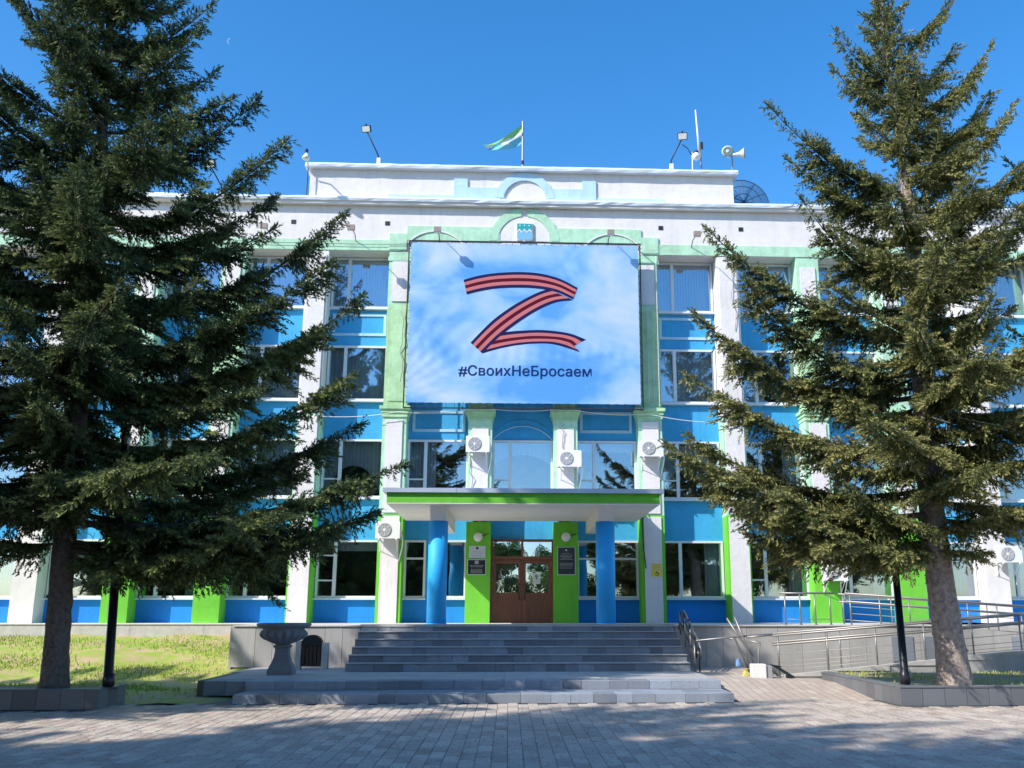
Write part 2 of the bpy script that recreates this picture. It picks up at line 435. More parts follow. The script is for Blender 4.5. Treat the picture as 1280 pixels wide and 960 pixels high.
# platform in front of the building
plat = struct('platform')
YPF = 24.42
B('platform_core', concrete, plat, -6.66, 10.9, YPF + .06, YW - .05, 0, ZP - .03)
B('platform_paving', mat('pale_platform_stone', (0.60, 0.57, 0.54), .8, var=.1, vscale=6, dirt=.3), plat, -6.70, 10.95, YPF - .03, YW - .02, ZP - .028, ZP)
def clad(x0, x1, y, z0, z1, parent, m_, w_=.45, seed=0, name='cladding_slab'):
    rr = random.Random(seed); x = x0
    while x < x1 - .01:
        ww = min(w_ * rr.choice((1, 1, 1, .7, 1.3)), x1 - x)
        if x1 - x - ww < .15: ww = x1 - x
        MB().box(x + .004, x + ww - .004, y + rr.uniform(0, .005), y + .06, z0, z1).build(name, m_, parent)
        x += ww
clad(-6.70, XL - .01, YPF, .32, ZP - .032, plat, granitel, .42, 5)
clad(XR + .01, 10.95, YPF, .0, ZP - .032, plat, granitel, .6, 6)
# side return of the platform wall (left)
MB().box(-6.76, -6.70, YPF + .01, 29.0, .1, ZP - .032).build('cladding_slab', granitel, plat)

# ================================================================== RAMP
ramp = struct('ramp')
def rz1(x): return .16 + (x - 6.0) * .095 if x < 12 else .73 + (x - 12) * .05
def slope_box(xa, xb, y0, y1, za, zb, zbot, m_, parent, name, step=None, seed=0):
    mb = MB(); k = len(mb.v)
    mb.v += [(xa, y0, zbot), (xb, y0, zbot), (xb, y1, zbot), (xa, y1, zbot), (xa, y0, za), (xb, y0, zb), (xb, y1, zb), (xa, y1, za)]
    for q in ((0, 3, 2, 1), (4, 5, 6, 7), (0, 1, 5, 4), (1, 2, 6, 5), (2, 3, 7, 6), (3, 0, 4, 7)): mb.f.append(q); mb.m.append(0)
    return mb.build(name, m_, parent)
slope_box(6.0, 18, 22.28, 23.5, .14, 1.05, 0, concrete, ramp, 'ramp_slab')
rr = random.Random(3)
x = 6.2
while x < 18:
    w_ = rr.choice((.38, .45, .45, .6)); 
    slope_box(x + .003, x + w_ - .003, 22.20 + rr.uniform(0, .006), 22.27, rz1(x) + .03, rz1(x + w_) + .03, 0, granitel, ramp, 'cladding_slab')
    x += w_
x = 6.2
while x < 18:
    slope_box(x + .002, x + 1.2 - .002, 22.18, 22.36, rz1(x) + .062, rz1(x + 1.2) + .062, rz1(x) + .034, concrete, ramp, 'coping')
    x += 1.2
# upper flight
slope_box(10.97, 18, 24.5, 26.0, ZP, ZP - .75, 0, concrete, ramp, 'ramp_slab')
x = 10.97
while x < 18:
    w_ = rr.choice((.45, .6, .6)); f_ = lambda q: ZP - (q - 10.97) * .107
    slope_box(x + .003, x + w_ - .003, 24.42, 24.49, f_(x), f_(x + w_), 0, granitel, ramp, 'cladding_slab')
    x += w_
# darker granite squares set on the platform wall
for x in (9.55, 10.35, 12.6): MB().box(x, x + .55, 24.40, 24.418, .42, 1.02).build('cladding_slab', granite, ramp)

def rail(name, label, p0, p1, post=1.1, h=.9, bars=2, mids=(), r=.024, group='ramp handrails', lowbars=3):
    """straight handrail from p0 to p1 (base points)"""
    p0 = Vector(p0); p1 = Vector(p1); d = p1 - p0
    t = thing(name, label, 'handrail', p0, group)
    n_ = max(1, round(d.length / post))
    up = Vector((0, 0, 1))
    for i in range(n_ + 1):
        q = p0 + d * i / n_
        MB().tube([q, q + up * (h - .02)], r * .85, 8).build('post', steel, t, True)
        MB().lathe([(.045, 0), (.045, .012), (.02, .02)], q, 10).build('foot_plate', steel, t)
    for k in range(bars):
        hh = h - k * .2
        MB().tube([p0 + up * hh - d.normalized() * .12, p1 + up * hh + d.normalized() * .12], r, 8).build('top_rail' if k == 0 else 'hand_rail', steel, t, True)
    for k in range(lowbars):
        hh = .14 + k * .17
        MB().tube([p0 + up * hh, p1 + up * hh], .007, 6).build('bar', steel, t, True)
    return t
rail('handrail', 'long stainless handrail rising to the right along the front edge of the lower ramp', (6.1, 22.27, .20), (15.1, 22.27, .92), 1.15)
rail('handrail', 'stainless handrail along the rear of the lower ramp just behind the front rail', (6.4, 23.4, .22), (15.4, 23.4, .92), 1.6, lowbars=1)
rail('handrail', 'stainless handrail sloping down to the right along the front of the upper ramp', (8.62, 24.55, 1.27), (15.4, 24.55, .80), .72, h=.80, lowbars=3)
rail('handrail', 'stainless handrail behind the upper ramp close to the green pilasters', (8.9, 25.9, 1.28), (15.4, 25.9, .84), 1.3, h=.80, lowbars=1)
rail('handrail', 'short level stainless railing on the platform edge at the start of the ramp', (6.95, 24.55, ZP), (8.1, 24.55, ZP), .38, h=.78, bars=1, lowbars=1)
# stair handrail (right edge)
t = thing('stair_handrail', 'short dark steel stair handrail with doubled posts at the right end of the steps', 'handrail', (4.22, 23.4, .32))
for (y, z) in ((24.2, 1.13), (23.55, .85), (22.9, .60), (22.42, .32)):
    MB().tube([(4.22, y, z - .05), (4.22, y, z + (.52 if y > 24 else .62))], .022, 8).build('post', steel, t, True)
    MB().tube([(4.32, y, z - .05), (4.32, y, z + (.52 if y > 24 else .62))], .018, 8).build('post', darkmetal, t, True)
for dx, mm in ((0, darkmetal), (.10, steel)):
    MB().tube([(4.22 + dx, 24.35, 1.78 - .6 + .02), (4.22 + dx, 24.2, 1.64), (4.22 + dx, 22.42, .95), (4.22 + dx, 22.2, .80), (4.22 + dx, 22.24, .62)], .024, 8).build('hand_rail', mm, t, True)
    MB().tube([(4.22 + dx, 24.2, 1.36), (4.22 + dx, 22.42, .66)], .018, 8).build('bar', mm, t, True)
# tangle of tubes where the ramp rails begin
t = thing('leaning_rail_frame', 'bent stainless rail ends crossing above the white box at the foot of the ramp', 'handrail', (5.3, 22.3, .2))
for pts in ([(5.0, 22.5, 1.48), (5.25, 22.4, 1.05), (5.55, 22.35, .62), (6.1, 22.3, .2)], [(5.15, 22.35, 1.5), (5.35, 22.3, .95), (5.6, 22.25, .22)],
            [(5.0, 22.3, 1.02), (5.12, 22.3, 1.04), (5.4, 22.2, .3)], [(5.45, 22.3, .98), (5.68, 22.25, .93), (5.62, 22.2, .72), (5.62, 22.2, .18)],
            [(4.25, 22.4, .98), (5.1, 22.4, 1.06), (6.0, 22.4, 1.12)], [(5.4, 22.3, 1.06), (6.1, 22.3, 1.12)]):
    MB().tube(pts, .022, 8).build('tube', steel, t, True)
# box, grate, bags
t = thing('white_box', 'small white box standing open at the foot of the ramp', 'box', (5.5, 21.9, .2))
o = MB().cbox(5.36, 5.66, 21.75, 22.0, .20, .50, .01).build('box_body', plasticw, t); 
B('side_panel', plasticg, t, 5.665, 5.80, 21.78, 22.05, .20, .46)
t = tag(MB().build('metal_grate', darkmetal), 'dark metal grate lying aslant beside the white box at the ramp foot', 'grate')
mb = MB()
for k in range(7):
    mb.tube([(5.83 + k * .035, 21.9 + k * .03, .47 - k * .01), (6.25 + k * .02, 21.9 + k * .03, .21)], .012, 6)
mb.tube([(5.8, 21.9, .48), (6.1, 22.1, .42)], .014, 6); mb.tube([(6.22, 21.85, .2), (6.4, 22.15, .2)], .014, 6)
t.data = mb.mesh('metal_grate', darkmetal)
t = thing('shopping_bag', 'yellow and blue plastic bag hanging at the foot of the ramp rail', 'bag', (5.22, 22.0, .2))
mb = MB(); mb.lathe([(.06, 0), (.08, .03), (.07, .10), (.04, .15), (.05, .19)], (5.26, 22.0, .2), 7); rb = random.Random(2); mb.v = [(a + rb.uniform(-.03, .03), b_ + rb.uniform(-.03, .03), c + rb.uniform(-.02, .02)) for a, b_, c in mb.v]; mb.build('bag_body', mat('pale_yellow_bag', (.50, .46, .10), .6), t)
mb = MB(); mb.lathe([(.05, 0), (.06, .04), (.05, .12), (.03, .16)], (5.12, 22.05, .44), 6); mb.v = [(a + rb.uniform(-.02, .02), b_ + rb.uniform(-.02, .02), c) for a, b_, c in mb.v]; mb.build('bag_top', mat('pale_blue_bag', (.15, .28, .55), .6), t)

# ================================================================== BUILDING
bld = thing('administration_building', 'four storey blue, green and white public building with pilasters, parapet and entrance canopy', 'building', (XC, YW, 0))
def BB(name, m_, *a, parent=None): return MB().box(*a).build(name, m_, parent or bld)
# plinth band with slabs
x = XMIN - 4
while x < -6.8:
    w_ = min(2.1, -6.78 - x)
    MB().box(x + .004, x + w_ - .004, 29.02, 29.30, .5, ZP - .03).build('plinth_slab', concrete, bld); x += w_
BB('plinth', concrete, XMIN - 4, -6.72, 29.07, YW + .3, -.2, ZP - .06)
BB('plinth_ledge', whiteP, XMIN - 4, -6.72, 28.99, YW, ZP - .028, ZP + .004)
BB('plinth', concrete, 10.9, XMAX + 4, 26.6, YW + .3, -.2, ZP - .06)
# blue spandrels between windows, per bay
ALLB = range(-7, 8)
for i in ALLB:
    cx = XC + i * BAY; x0, x1 = cx - BAY / 2 + .2, cx + BAY / 2 - .2
    jw = .95   # half window opening
    if abs(i) <= 1: lv = [(WZ[0][1], WZ[1][0]), (WZ[1][1], 12.95)]
    else: lv = [(WZ[0][1], WZ[1][0]), (WZ[1][1], WZ[2][0]), (WZ[2][1], WZ[3][0]), (WZ[3][1], 12.945)]
    if i != 0: lv.insert(0, (ZP, WZ[0][0]))
    for a, b_ in lv:
        BB('spandrel', (bluelow if b_ == WZ[0][0] else blue) if b_ != 12.945 else whiteP, x0, x1, YW, YW + .3, a, b_)
    for s in (-1, 1):
        for k in range(4):
            if k >= 2 and abs(i) <= 1: continue
            xa = cx + s * jw; xb = cx + s * (BAY / 2 - .19)
            BB('jamb', (blue if k else blue), min(xa, xb), max(xa, xb), YW + .004, YW + .296, WZ[k][0] - (.0 if not (i == 0 and k == 0) else .72), WZ[k][1])
# interiors
mbf = MB()
for z in (ZP - .1, 4.45, 7.55, 10.6, 13.5): mbf.box(XMIN, XMAX, YW + .31, YW + 4.5, z - .12, z)
mbf.build('floor_slabs', blackin, bld)
BB('inner_wall', roomwall, XMIN, XMAX, YW + 4.5, YW + 4.7, ZP, 13.5)
mbf = MB()
for i in range(-7, 9): mbf.box(XC + (i - .5) * BAY - .06, XC + (i - .5) * BAY + .06, YW + .3, YW + 4.5, ZP, 13.5)
mbf.build('partition_walls', roomwall, bld)

# windows -------------------------------------------------------------
WMESH = {}
def window_mesh(kind, w_, h):
    key = (kind, round(w_, 3), round(h, 3))
    if key in WMESH: return WMESH[key]
    f = MB(); t = .065; y0, y1 = -.07, .03; a = w_ / 2
    f.box(-a, a, y0, y1, 0, t); f.box(-a, a, y0, y1, h - t, h)
    f.box(-a, -a + t, y0, y1, t, h - t); f.box(a - t, a, y0, y1, t, h - t)
    mx = None; bars = []
    if kind != 'one':
        mx = -a + .56 * (w_ / 1.9)
        if kind == 'right': mx = a - .56 * (w_ / 1.9)
        f.box(mx - .05, mx + .05, y0 - .003, y1, t, h - t)
        nb = {'plain': 0, 'bar1': 1, 'bar2': 2, 'right': 0}[kind]
        hs_ = {0: [], 1: [h * .32], 2: [h * .30, h * .73]}[nb]
        for z in hs_: f.box(-a + t, mx - .05, y0 + .004, y1, z - .022, z + .022)
        bars = hs_
    else:
        f.box(-a + t, a - t, y0 + .004, y1, h * .68 - .03, h * .68 + .03)
    fm = f.mesh('window_frame', pvc)
    panes = []
    if mx is not None: panes = [(-a + t, mx - .05, t, h - t), (mx + .05, a - t, t, h - t)]
    else: panes = [(-a + t, a - t, t, h - t)]
    pms = []
    for (p, q, r_, s_) in panes:
        g = MB(); g.box(p, q, -.018, -.010, r_, s_); pms.append(g.mesh('pane', glass))
    sill = MB(); sill.box(-a - .03, a + .03, -.16, .0, -.05, -.005)
    sm = sill.mesh('sill', pvc)
    WMESH[key] = (fm, pms, sm, panes)
    return WMESH[key]
rc = random.Random(21)
def wavy(x0, x1, z0, z1, y, amp, wl, name, m_, parent, off, swag=None):
    mb = MB(); nx = max(8, int((x1 - x0) / wl * 6)); 
    for j in range(2):
        for i in range(nx + 1):
            u = i / nx; x = x0 + (x1 - x0) * u
            zb = z0
            if swag: zb = z1 - swag(u)
            mb.v.append((x, y + amp * math.sin(x / wl * 2 * PI), (zb if j == 0 else z1)))
    for i in range(nx): mb.f.append((i, i + 1, nx + 2 + i, nx + 1 + i)); mb.m.append(0)
    return mb.build(name, m_, parent)
def slats(x0, x1, z0, z1, y, name, m_, parent, frac=1.0):
    mb = MB(); x = x0
    while x < x0 + (x1 - x0) * frac:
        mb.box(x, x + .082, y, y + .003 + .02, z0, z1); x += .093
    return mb.build(name, m_, parent)
def window(cx, k, kind, w_=1.9, drape=None, z0=None, h=None):
    z0 = WZ[k][0] if z0 is None else z0; h = (WZ[k][1] - WZ[k][0]) if h is None else h
    fm, pms, sm, _ = window_mesh(kind, w_, h)
    o = link('window', fm, bld, Vector((cx, YW + .02, z0)) - bld.location)
    for p in pms: link('pane', p, o)
    link('sill', sm, o)
    x0, x1 = cx - w_ / 2 + .05, cx + w_ / 2 - .05; y = YW + .24
    if drape == 'slats': slats(x0, x1, z0 + .05, z0 + h - .03, y, 'blind', curtain, o)
    if drape == 'half': slats(x0, x1, z0 + .05, z0 + h - .03, y, 'blind', curtain, o, .45)
    if drape == 'sheer': wavy(x0, x1, z0 + .03, z0 + h - .03, y, .035, .16, 'curtain', curtain, o, 0)
    if drape == 'swag': wavy(x0, x1, 0, z0 + h - .03, y, .02, .12, 'curtain', curtainw, o, 0, lambda u: .12 + .5 * h * (1 - math.sin(PI * (u * .8 + .1)) ** 1.0) * .9 + .28 * math.sin(PI * u))
    if drape == 'arch': wavy(x0, x1, 0, z0 + h - .03, y, .02, .12, 'curtain', curtainw, o, 0, lambda u: h * (.42 + .55 * abs(2 * u - 1) ** 2.4))
    if drape == 'side':
        wavy(x1 - .5, x1, z0 + .03, z0 + h - .03, y, .035, .13, 'curtain', curtainw, o, 0)
    if drape == 'top': B('blind', curtainw, o, x0, x1, y, y + .02, z0 + h - .32, z0 + h - .02)
    return o
dr1 = {-2: 'top', -3: 'top', -6: 'slats', -5: 'half', -4: 'side', 3: 'side', 4: 'side', 5: 'side', 2: 'side', 6: 'slats', -7: None}
dr2 = {-2: 'arch', 0: 'swag', 2: 'arch', 1: 'top', -1: 'half',  3: 'side', 4: 'slats', -3: 'slats', 5: 'swag'}
for i in ALLB:
    cx = XC + i * BAY
    if abs(i) > 1:
        window(cx, 0, 'bar2' if i in (-2,) else ('bar1' if i in (3, 4, 5) else 'plain'), drape=dr1.get(i))
        window(cx, 2, 'plain', drape=rc.choice(('sheer', 'slats', 'sheer', 'half')))
        window(cx, 3, 'plain', drape='slats' if i in (-2, 2) else rc.choice(('slats', 'sheer')))
    window(cx, 1, 'bar1', drape=dr2.get(i))
window(XC - BAY - .62, 0, 'one', w_=.66)
window(XC - BAY + .48, 0, 'bar2', w_=.94, drape=None)
BB('mullion_panel', blue, XC - BAY - .29, XC - BAY + .01, YW + .008, YW + .29, WZ[0][0], WZ[0][1])
window(XC + BAY - .62, 0, 'one', w_=.66)
window(XC + BAY + .50, 0, 'one', w_=.90)
BB('mullion_panel', blue, XC + BAY - .29, XC + BAY + .05, YW + .008, YW + .29, WZ[0][0], WZ[0][1])
# framed relief panels
def relief_frame(cx, z0, z1, w_, y=YW):
    mb = MB(); t = .085; a = w_ / 2; d = .035
    mb.box(cx - a, cx + a, y - d, y, z0, z0 + t); mb.box(cx - a, cx + a, y - d, y, z1 - t, z1)
    mb.box(cx - a, cx - a + t, y - d, y, z0 + t, z1 - t); mb.box(cx + a - t, cx + a, y - d, y, z0 + t, z1 - t)
    return mb.build('relief_frame', paleblue, bld)
for s in (-1, 1):
    relief_frame(XC + s * BAY, 7.16, 7.84, 1.66)
    relief_frame(XC + s * 2 * BAY, 10.28, 11.02, 1.72)
mb = MB(); mb.arc_band(XC, 6.35, 1.20, 1.225, R(35), R(145), YW - .02, YW); mb.build('relief_arc', blue, bld)
mb = MB(); mb.arc_band(XC, 6.15, 1.2, 1.225, R(40), R(140), YW - .02, YW); mb.build('relief_arc', paleblue, bld)

# pilasters -----------------------------------------------------------
def capital(cx, w_, z, m_, parent):
    mb = MB(); y = YF
    prof = [(w_ / 2 + .02, .04, 0, .07), (w_ / 2 + .05, .07, .13, .07), (w_ / 2 + .02, .03, .07, .06), (w_ / 2 + .10, .12, .24, .10), (w_ / 2 + .06, .08, .20, .04)]
    for hw, d, z0, h in prof: mb.box(cx - hw, cx + hw, y - d, YW, z + z0, z + z0 + h)
    return mb.build('capital', m_, parent)
def pilaster(j):
    cx = XC + (j + .5) * BAY; a = abs(j + .5)
    w_ = .74
    typ = {.5: 'door', 1.5: 'giant', 2.5: 'white', 3.5: 'green', 4.5: 'green', 5.5: 'white', 6.5: 'green'}.get(a, 'white')
    hw = w_ / 2
    def sec(z0, z1, m_, name='shaft', parent=None, hw_=hw, y=YF): return MB().box(cx - hw_, cx + hw_, y, YW + .3, z0, z1).build(name, m_, parent or bld)
    def panel(z0, z1, parent, m_=whiteP, f=.70):
        return MB().box(cx - hw * f, cx + hw * f, YF - .035, YF + .0, z0, z1).build('panel', m_, parent)
    if typ == 'door':
        p = sec(ZP, 4.28, green, 'pilaster')
        s = sec(4.68, 7.45, mint, 'shaft', p); panel(4.70, 7.15, p); capital(cx, w_, 7.42, greenmid, p)
        sec(7.45, 12.94, greenmid, 'shaft', p)
    elif typ == 'giant':
        p = sec(ZP, 4.5, green, 'pilaster'); panel(ZP, 4.45, p, whiteP, .72)
        sec(4.5, 7.50, mint, 'shaft', p); panel(4.55, 7.40, p, whiteP, .68)
        capital(cx, w_, 7.50, greenmid, p)
        sec(7.50, 11.15, greenmid, 'shaft', p)
        MB().box(cx - hw * .62, cx + hw * .62, YF - .02, YF, 8.0, 11.0).build('panel', greenmid, p)
        sec(11.15, 12.94, mint, 'shaft', p); panel(11.25, 12.6, p, whiteP, .66)
        mb = MB(); mb.box(cx - hw - .03, cx + hw + .03, YF - .03, YF - .001, 12.62, 12.75); mb.build('moulding', mint, p)
    elif typ == 'green':
        p = sec(ZP, 4.4, green, 'pilaster', hw_=hw + .02)
        sec(4.4, 7.5, mint, 'shaft', p); panel(4.5, 7.4, p)
        capital(cx, w_, 7.5, greenmid, p)
        sec(7.5, 11.15, mint if a > 4 else greenmid, 'shaft', p)
        sec(11.15, 12.94, mint, 'shaft', p); panel(11.25, 12.6, p, whiteP, .66)
    else:
        full = a > 5
        p = sec(ZP, 4.5, white if full else green, 'pilaster', hw_=hw - .02); 
        if not full: panel(ZP, 4.45, p, whiteP, .80)
        sec(4.5, 7.6, white if full else mint, 'shaft', p, hw_=hw - .02)
        if not full: panel(4.55, 7.5, p, whiteP, .80)
        sec(7.6, 12.94, white, 'shaft', p, hw_=hw - .02)
        panel(7.65, 12.8, p, whiteP, .78)
    return p
for j in range(-8, 8): pilaster(j)
# frieze, cornice, attic ------------------------------------------------
BB('frieze', white, XMIN - .5, XMAX + .5, YF, YW + .3, 12.95, 14.50)
def ledge(name, x0, x1, y0, y1, z0, z1, m_, seed, amp=.013, seg=.28):
    """crumpled tin edging: a strip of slightly irregular sections"""
    rr = random.Random(seed); mb = MB(); n_ = int((x1 - x0) / seg)
    rows = [(y1, z0 + .0), (y0 + .02, z0 - .01), (y0, z0 + (z1 - z0) * .45), (y0 + .05, z1), (y1, z1 + .03)]
    for i in range(n_ + 1):
        x = x0 + (x1 - x0) * i / n_
        for k, (y, z) in enumerate(rows):
            a = 0 if k in (0, 4) else 1
            mb.v.append((x, y + a * rr.uniform(-amp, amp), z + a * rr.uniform(-amp, amp) * .7))
    q = len(rows)
    for i in range(n_):
        for k in range(q - 1):
            a = i * q + k; mb.f.append((a, a + q, a + q + 1, a + 1)[::-1] if False else (a, a + 1, a + q + 1, a + q)); mb.m.append(0)
    mb.f.append(tuple(range(q))[::-1]); mb.m.append(0)
    e = n_ * q; mb.f.append(tuple(e + k for k in range(q))); mb.m.append(0)
    return mb.build(name, m_, bld)
BB('cornice', white, XMIN - .5, XMAX + .5, YF - .19, YF + .4, 14.505, 14.60)
ledge('cornice_tin', XMIN - .6, XMAX + .6, YF - .26, YF + .6, 14.60, 14.75, tin, 1)
BB('attic_wall', white, -6.66, 7.34, YF + .02, YF + 1.2, 14.70, 15.80)
BB('attic_side', white, -6.655, 7.335, YF + 1.2, YF + 6, 14.70, 15.78)
ledge('attic_tin', -6.80, 7.48, YF - .20, YF + 1.3, 15.80, 15.95, tin, 2)
BB('roof', tinflat, XMIN - .5, XMAX + .5, YF + .5, YW + 14, 14.55, 14.66)
BB('back_wall', white, XMIN - .5, XMAX + .5, YW + 13.7, YW + 14, 0, 14.5)
for s in (-1, 1):
    x = XC + s * (7.5 * BAY + .3); BB('side_wall', white, x - .15, x + .15, YW + .3, YW + 13.7, 0, 14.5)
# chamfer shadow moulding under cornice
# green relief band on the frieze
yr = YF - .045
for i in ALLB:
    if abs(i) >= 2:
        cx = XC + i * BAY
        BB('frieze_band', mint, cx - BAY / 2 + .003, cx + BAY / 2 - .003, yr + .02, YF, 12.965, 13.32)
cx = XC
for a in ((-3.42, -.42, 13.34, 13.82), (1.18, 4.20, 13.34, 13.82), (-3.98, -3.423, 13.0, 13.55), (4.203, 4.76, 13.0, 13.55)):
    BB('frieze_relief', mint, a[0], a[1], yr, YF, a[2], a[3])
for a in ((0, 84), (96, 180)): MB().arc_band(cx, 13.36, .86, 1.14, R(a[0]), R(a[1]), yr - .008, YF, 16).build('relief_arch', mint, bld)
mb = MB(); mb.arc_band(cx, 13.36, .0, .855, 0, PI, YF - .03, YF, 18); mb.build('arch_field', whiteP, bld)
mb = MB(); mb.arc_band(-2.5, 12.50, 1.12, 1.16, R(40), R(140), yr - .03, YF, 16); mb.build('relief_arc', whiteP, bld)
mb = MB(); mb.arc_band(3.25, 12.50, 1.12, 1.16, R(40), R(140), yr - .03, YF, 16); mb.build('relief_arc', whiteP, bld)
# blue relief on the attic
ya = YF + .02; yb = ya - .05
for a in ((-1.95, -1.50, 0, 15.52), (2.28, 2.74, 0, 15.52), (-1.497, -.42, 0, 15.22), (1.20, 2.277, 0, 15.22), (-4.1, -1.953, .03, 14.93), (2.743, 5.0, .03, 14.93)):
    BB('attic_relief', paleblue, a[0], a[1], yb + a[2], ya, 14.7, a[3])
mb = MB(); mb.arc_band(cx, 14.80, .70, .98, R(5), R(175), yb - .01, ya, 22); mb.build('relief_arch', paleblue, bld)
# vent holes
for x in (-12.4, -9.8, -7.09, -5.86, -4.07, 4.86, 7.52, 10.1, 12.8):
    BB('vent', darkmetal, x - .075, x + .075, YF - .012, YF + .01, 13.84, 13.98)

# door -------------------------------------------------------------------
BB('door_lintel', blue, XC - BAY / 2 + .4, XC + BAY / 2 - .4, YW - .005, YW - .001, 3.80, 4.28)
door = MB()
dx0, dx1, dz1 = XC - .965, XC + .985, 3.80
fy0, fy1 = YW - .14, YW + .02
door.box(dx0, dx0 + .07, fy0, fy1, ZP, dz1); door.box(dx1 - .07, dx1, fy0, fy1, ZP, dz1)
door.box(dx0 + .07, dx1 - .07, fy0, fy1, dz1 - .07, dz1); door.box(dx0 + .07, dx1 - .07, fy0 - .003, fy1, 3.18, 3.28)
door.box(XC - .035 + .01, XC + .035 + .01, fy0 - .003, fy1, 3.28, dz1 - .07)
door = door.build('door', wood, bld)
for a, b_ in ((dx0 + .07, XC - .025), (XC + .045, dx1 - .07)): MB().box(a, b_, YW - .06, YW - .052, 3.28, dz1 - .07).build('pane', glassd, door)
for s, (a, b_) in ((0, (dx0 + .075, XC + .004)), (1, (XC + .016, dx1 - .075))):
    mb = MB(); y0, y1 = YW - .11, YW - .05
    mb.box(a, a + .11, y0, y1, ZP + .01, 3.17); mb.box(b_ - .11, b_, y0, y1, ZP + .01, 3.17)
    mb.box(a + .11, b_ - .11, y0, y1, 3.06, 3.17); mb.box(a + .11, b_ - .11, y0, y1, 2.08, 2.19); mb.box(a + .11, b_ - .11, y0, y1, ZP + .01, ZP + .10)
    x = a + .11
    while x < b_ - .115:
        q = min(x + .085, b_ - .11); mb.box(x + .004, q - .004, y0 + .018, y1, ZP + .10, 2.08); x += .085
    mb.build('leaf', wood, door)
    MB().box(a + .11, b_ - .11, y0 + .025, y0 + .033, 2.19, 3.06).build('pane', glassd, door)
    hx = (b_ - .055) if s == 0 else (a + .055)
    MB().tube([(hx, y0 - .002, 2.45), (hx - (.06 if s == 0 else -.06), y0 - .07, 2.38), (hx - (.06 if s == 0 else -.06) * .3, y0 - .07, 2.02), (hx, y0 - .002, 1.98)], .016, 8).build('handle', darkmetal, door, True)
    for z in (1.4, 2.0, 2.55, 3.05):
        hxx = a if s == 0 else b_
        MB().tube([(hxx, y0 - .012, z - .05), (hxx, y0 - .012, z + .05)], .014, 8).build('hinge', steel, door)
# sheet of paper on the door
t = tag(MB().box(XC + .33, XC + .57, YW - .0925, YW - .0905, 2.45, 2.78).build('notice', paperw), 'white paper notice stuck on the right door leaf', 'notice')
mb = MB(); mb.lathe([(.045, 0), (.045, .0015)], (XC + .45, YW - .0945, 2.68), 12, 'y'); mb.box(XC + .43, XC + .47, YW - .0945, YW - .0925, 2.58, 2.66); mb.build('emblem', plasticg, t)

# canopy -------------------------------------------------------------------
CX0, CX1, CY0 = -3.14, 3.86, 24.62
can = MB().box(CX0, CX1, CY0, YF - .04, 4.33, 4.60).build('canopy', green, bld)
MB().box(CX0 + .003, CX1 - .003, CY0 + .003, YF - .043, 4.305, 4.33).build('soffit', soffit, can)
mb = MB(); mb.box(CX0 - .10, CX1 + .10, CY0 - .058, YF - .05, 4.602, 4.625); mb.box(CX0 - .10, CX1 + .10, CY0 - .075, CY0 - .06, 4.585, 4.70)
mb.box(CX0 - .06, CX1 + .06, CY0 - .04, YF - .06, 4.625, 4.70); mb.build('roof_tin', tinflat, can)
mb = MB()
for x in np.arange(CX0 + 1.75, CX1, 1.75): mb.box(x - .012, x + .012, CY0 - .03, YF - .1, 4.70, 4.715); mb.box(x - .012, x + .012, CY0 - .085, CY0 - .076, 4.585, 4.70)
mb.build('tin_seams', tinflat, can)
for x in (-1.86, 2.51):
    mb = MB(); k = 0
    a = .20
    # tapered bracket beam
    mb.v += [(x - a, 24.9, 4.304), (x + a, 24.9, 4.304), (x + a, YF, 4.304), (x - a, YF, 4.304), (x - a, 25.15, 3.93), (x + a, 25.15, 3.93), (x + a, YF, 3.93), (x - a, YF, 3.93)]
    for q in ((3, 2, 1, 0), (4, 5, 6, 7)[::-1][::-1], (0, 1, 5, 4), (1, 2, 6, 5), (2, 3, 7, 6), (3, 0, 4, 7)): mb.f.append(q); mb.m.append(0)
    mb.build('beam', soffit, can)
    MB().lathe([(.25, 0), (.25, 2.63)], (x, 25.42, ZP), 40).build('column', bluecol, bld, False).data.shade_smooth()
    MB().lathe([(.27, 0), (.27, .04)], (x, 25.42, ZP + .001), 40).build('column_base', bluecol, bld)

# ================================================================== BANNER
def zz(py): return 1.6 + 28.9 * math.tan(R(13.4) + math.atan((480 - py) / 1200.0))
def xx(px, py):
    a = (px - 690) / 1200.0; b_ = (480 - py) / 1200.0; p = R(13.4); q = R(2.5)
    dx = math.sin(q) * math.cos(p) + a * math.cos(q) - b_ * math.sin(q) * math.sin(p)
    dy = math.cos(q) * math.cos(p) - a * math.sin(q) - b_ * math.cos(q) * math.sin(p)
    return 28.9 * dx / dy
def disp(x, z):
    d = .030 * math.sin(x * 1.1 + .7) * math.sin((z - 7.9) * .8)
    # tension folds fanning up from the lower edge on the left
    u = (x + 3.2); v = z - 7.9
    ang = math.atan2(v + .3, u + 1.2)
    d += .012 * math.sin(ang * 46) * math.exp(-((u - 1.2) ** 2) / 2.2) * math.exp(-((v - 1.6) ** 2) / 1.6)
    d += .008 * math.sin(x * 17 + .5 * math.sin(z * 3)) * math.exp(-((v - 1.55) ** 2) / .12)
    d += .010 * math.sin(x * 9 + z * 2.2) * math.exp(-(v - 5.1) ** 2 / .5)
    d += .012 * math.sin(z * 8 - x * 2) * math.exp(-u * u / .6)
    return d * .34
YB = 28.90
BX0, BX1, BZ0, BZ1 = -3.22, 4.02, 7.86, 13.09
_raw = disp
_G = [[_raw(BX0 + (BX1 - BX0) * i / 220, BZ0 + (BZ1 - BZ0) * j / 150) for i in range(221)] for j in range(151)]
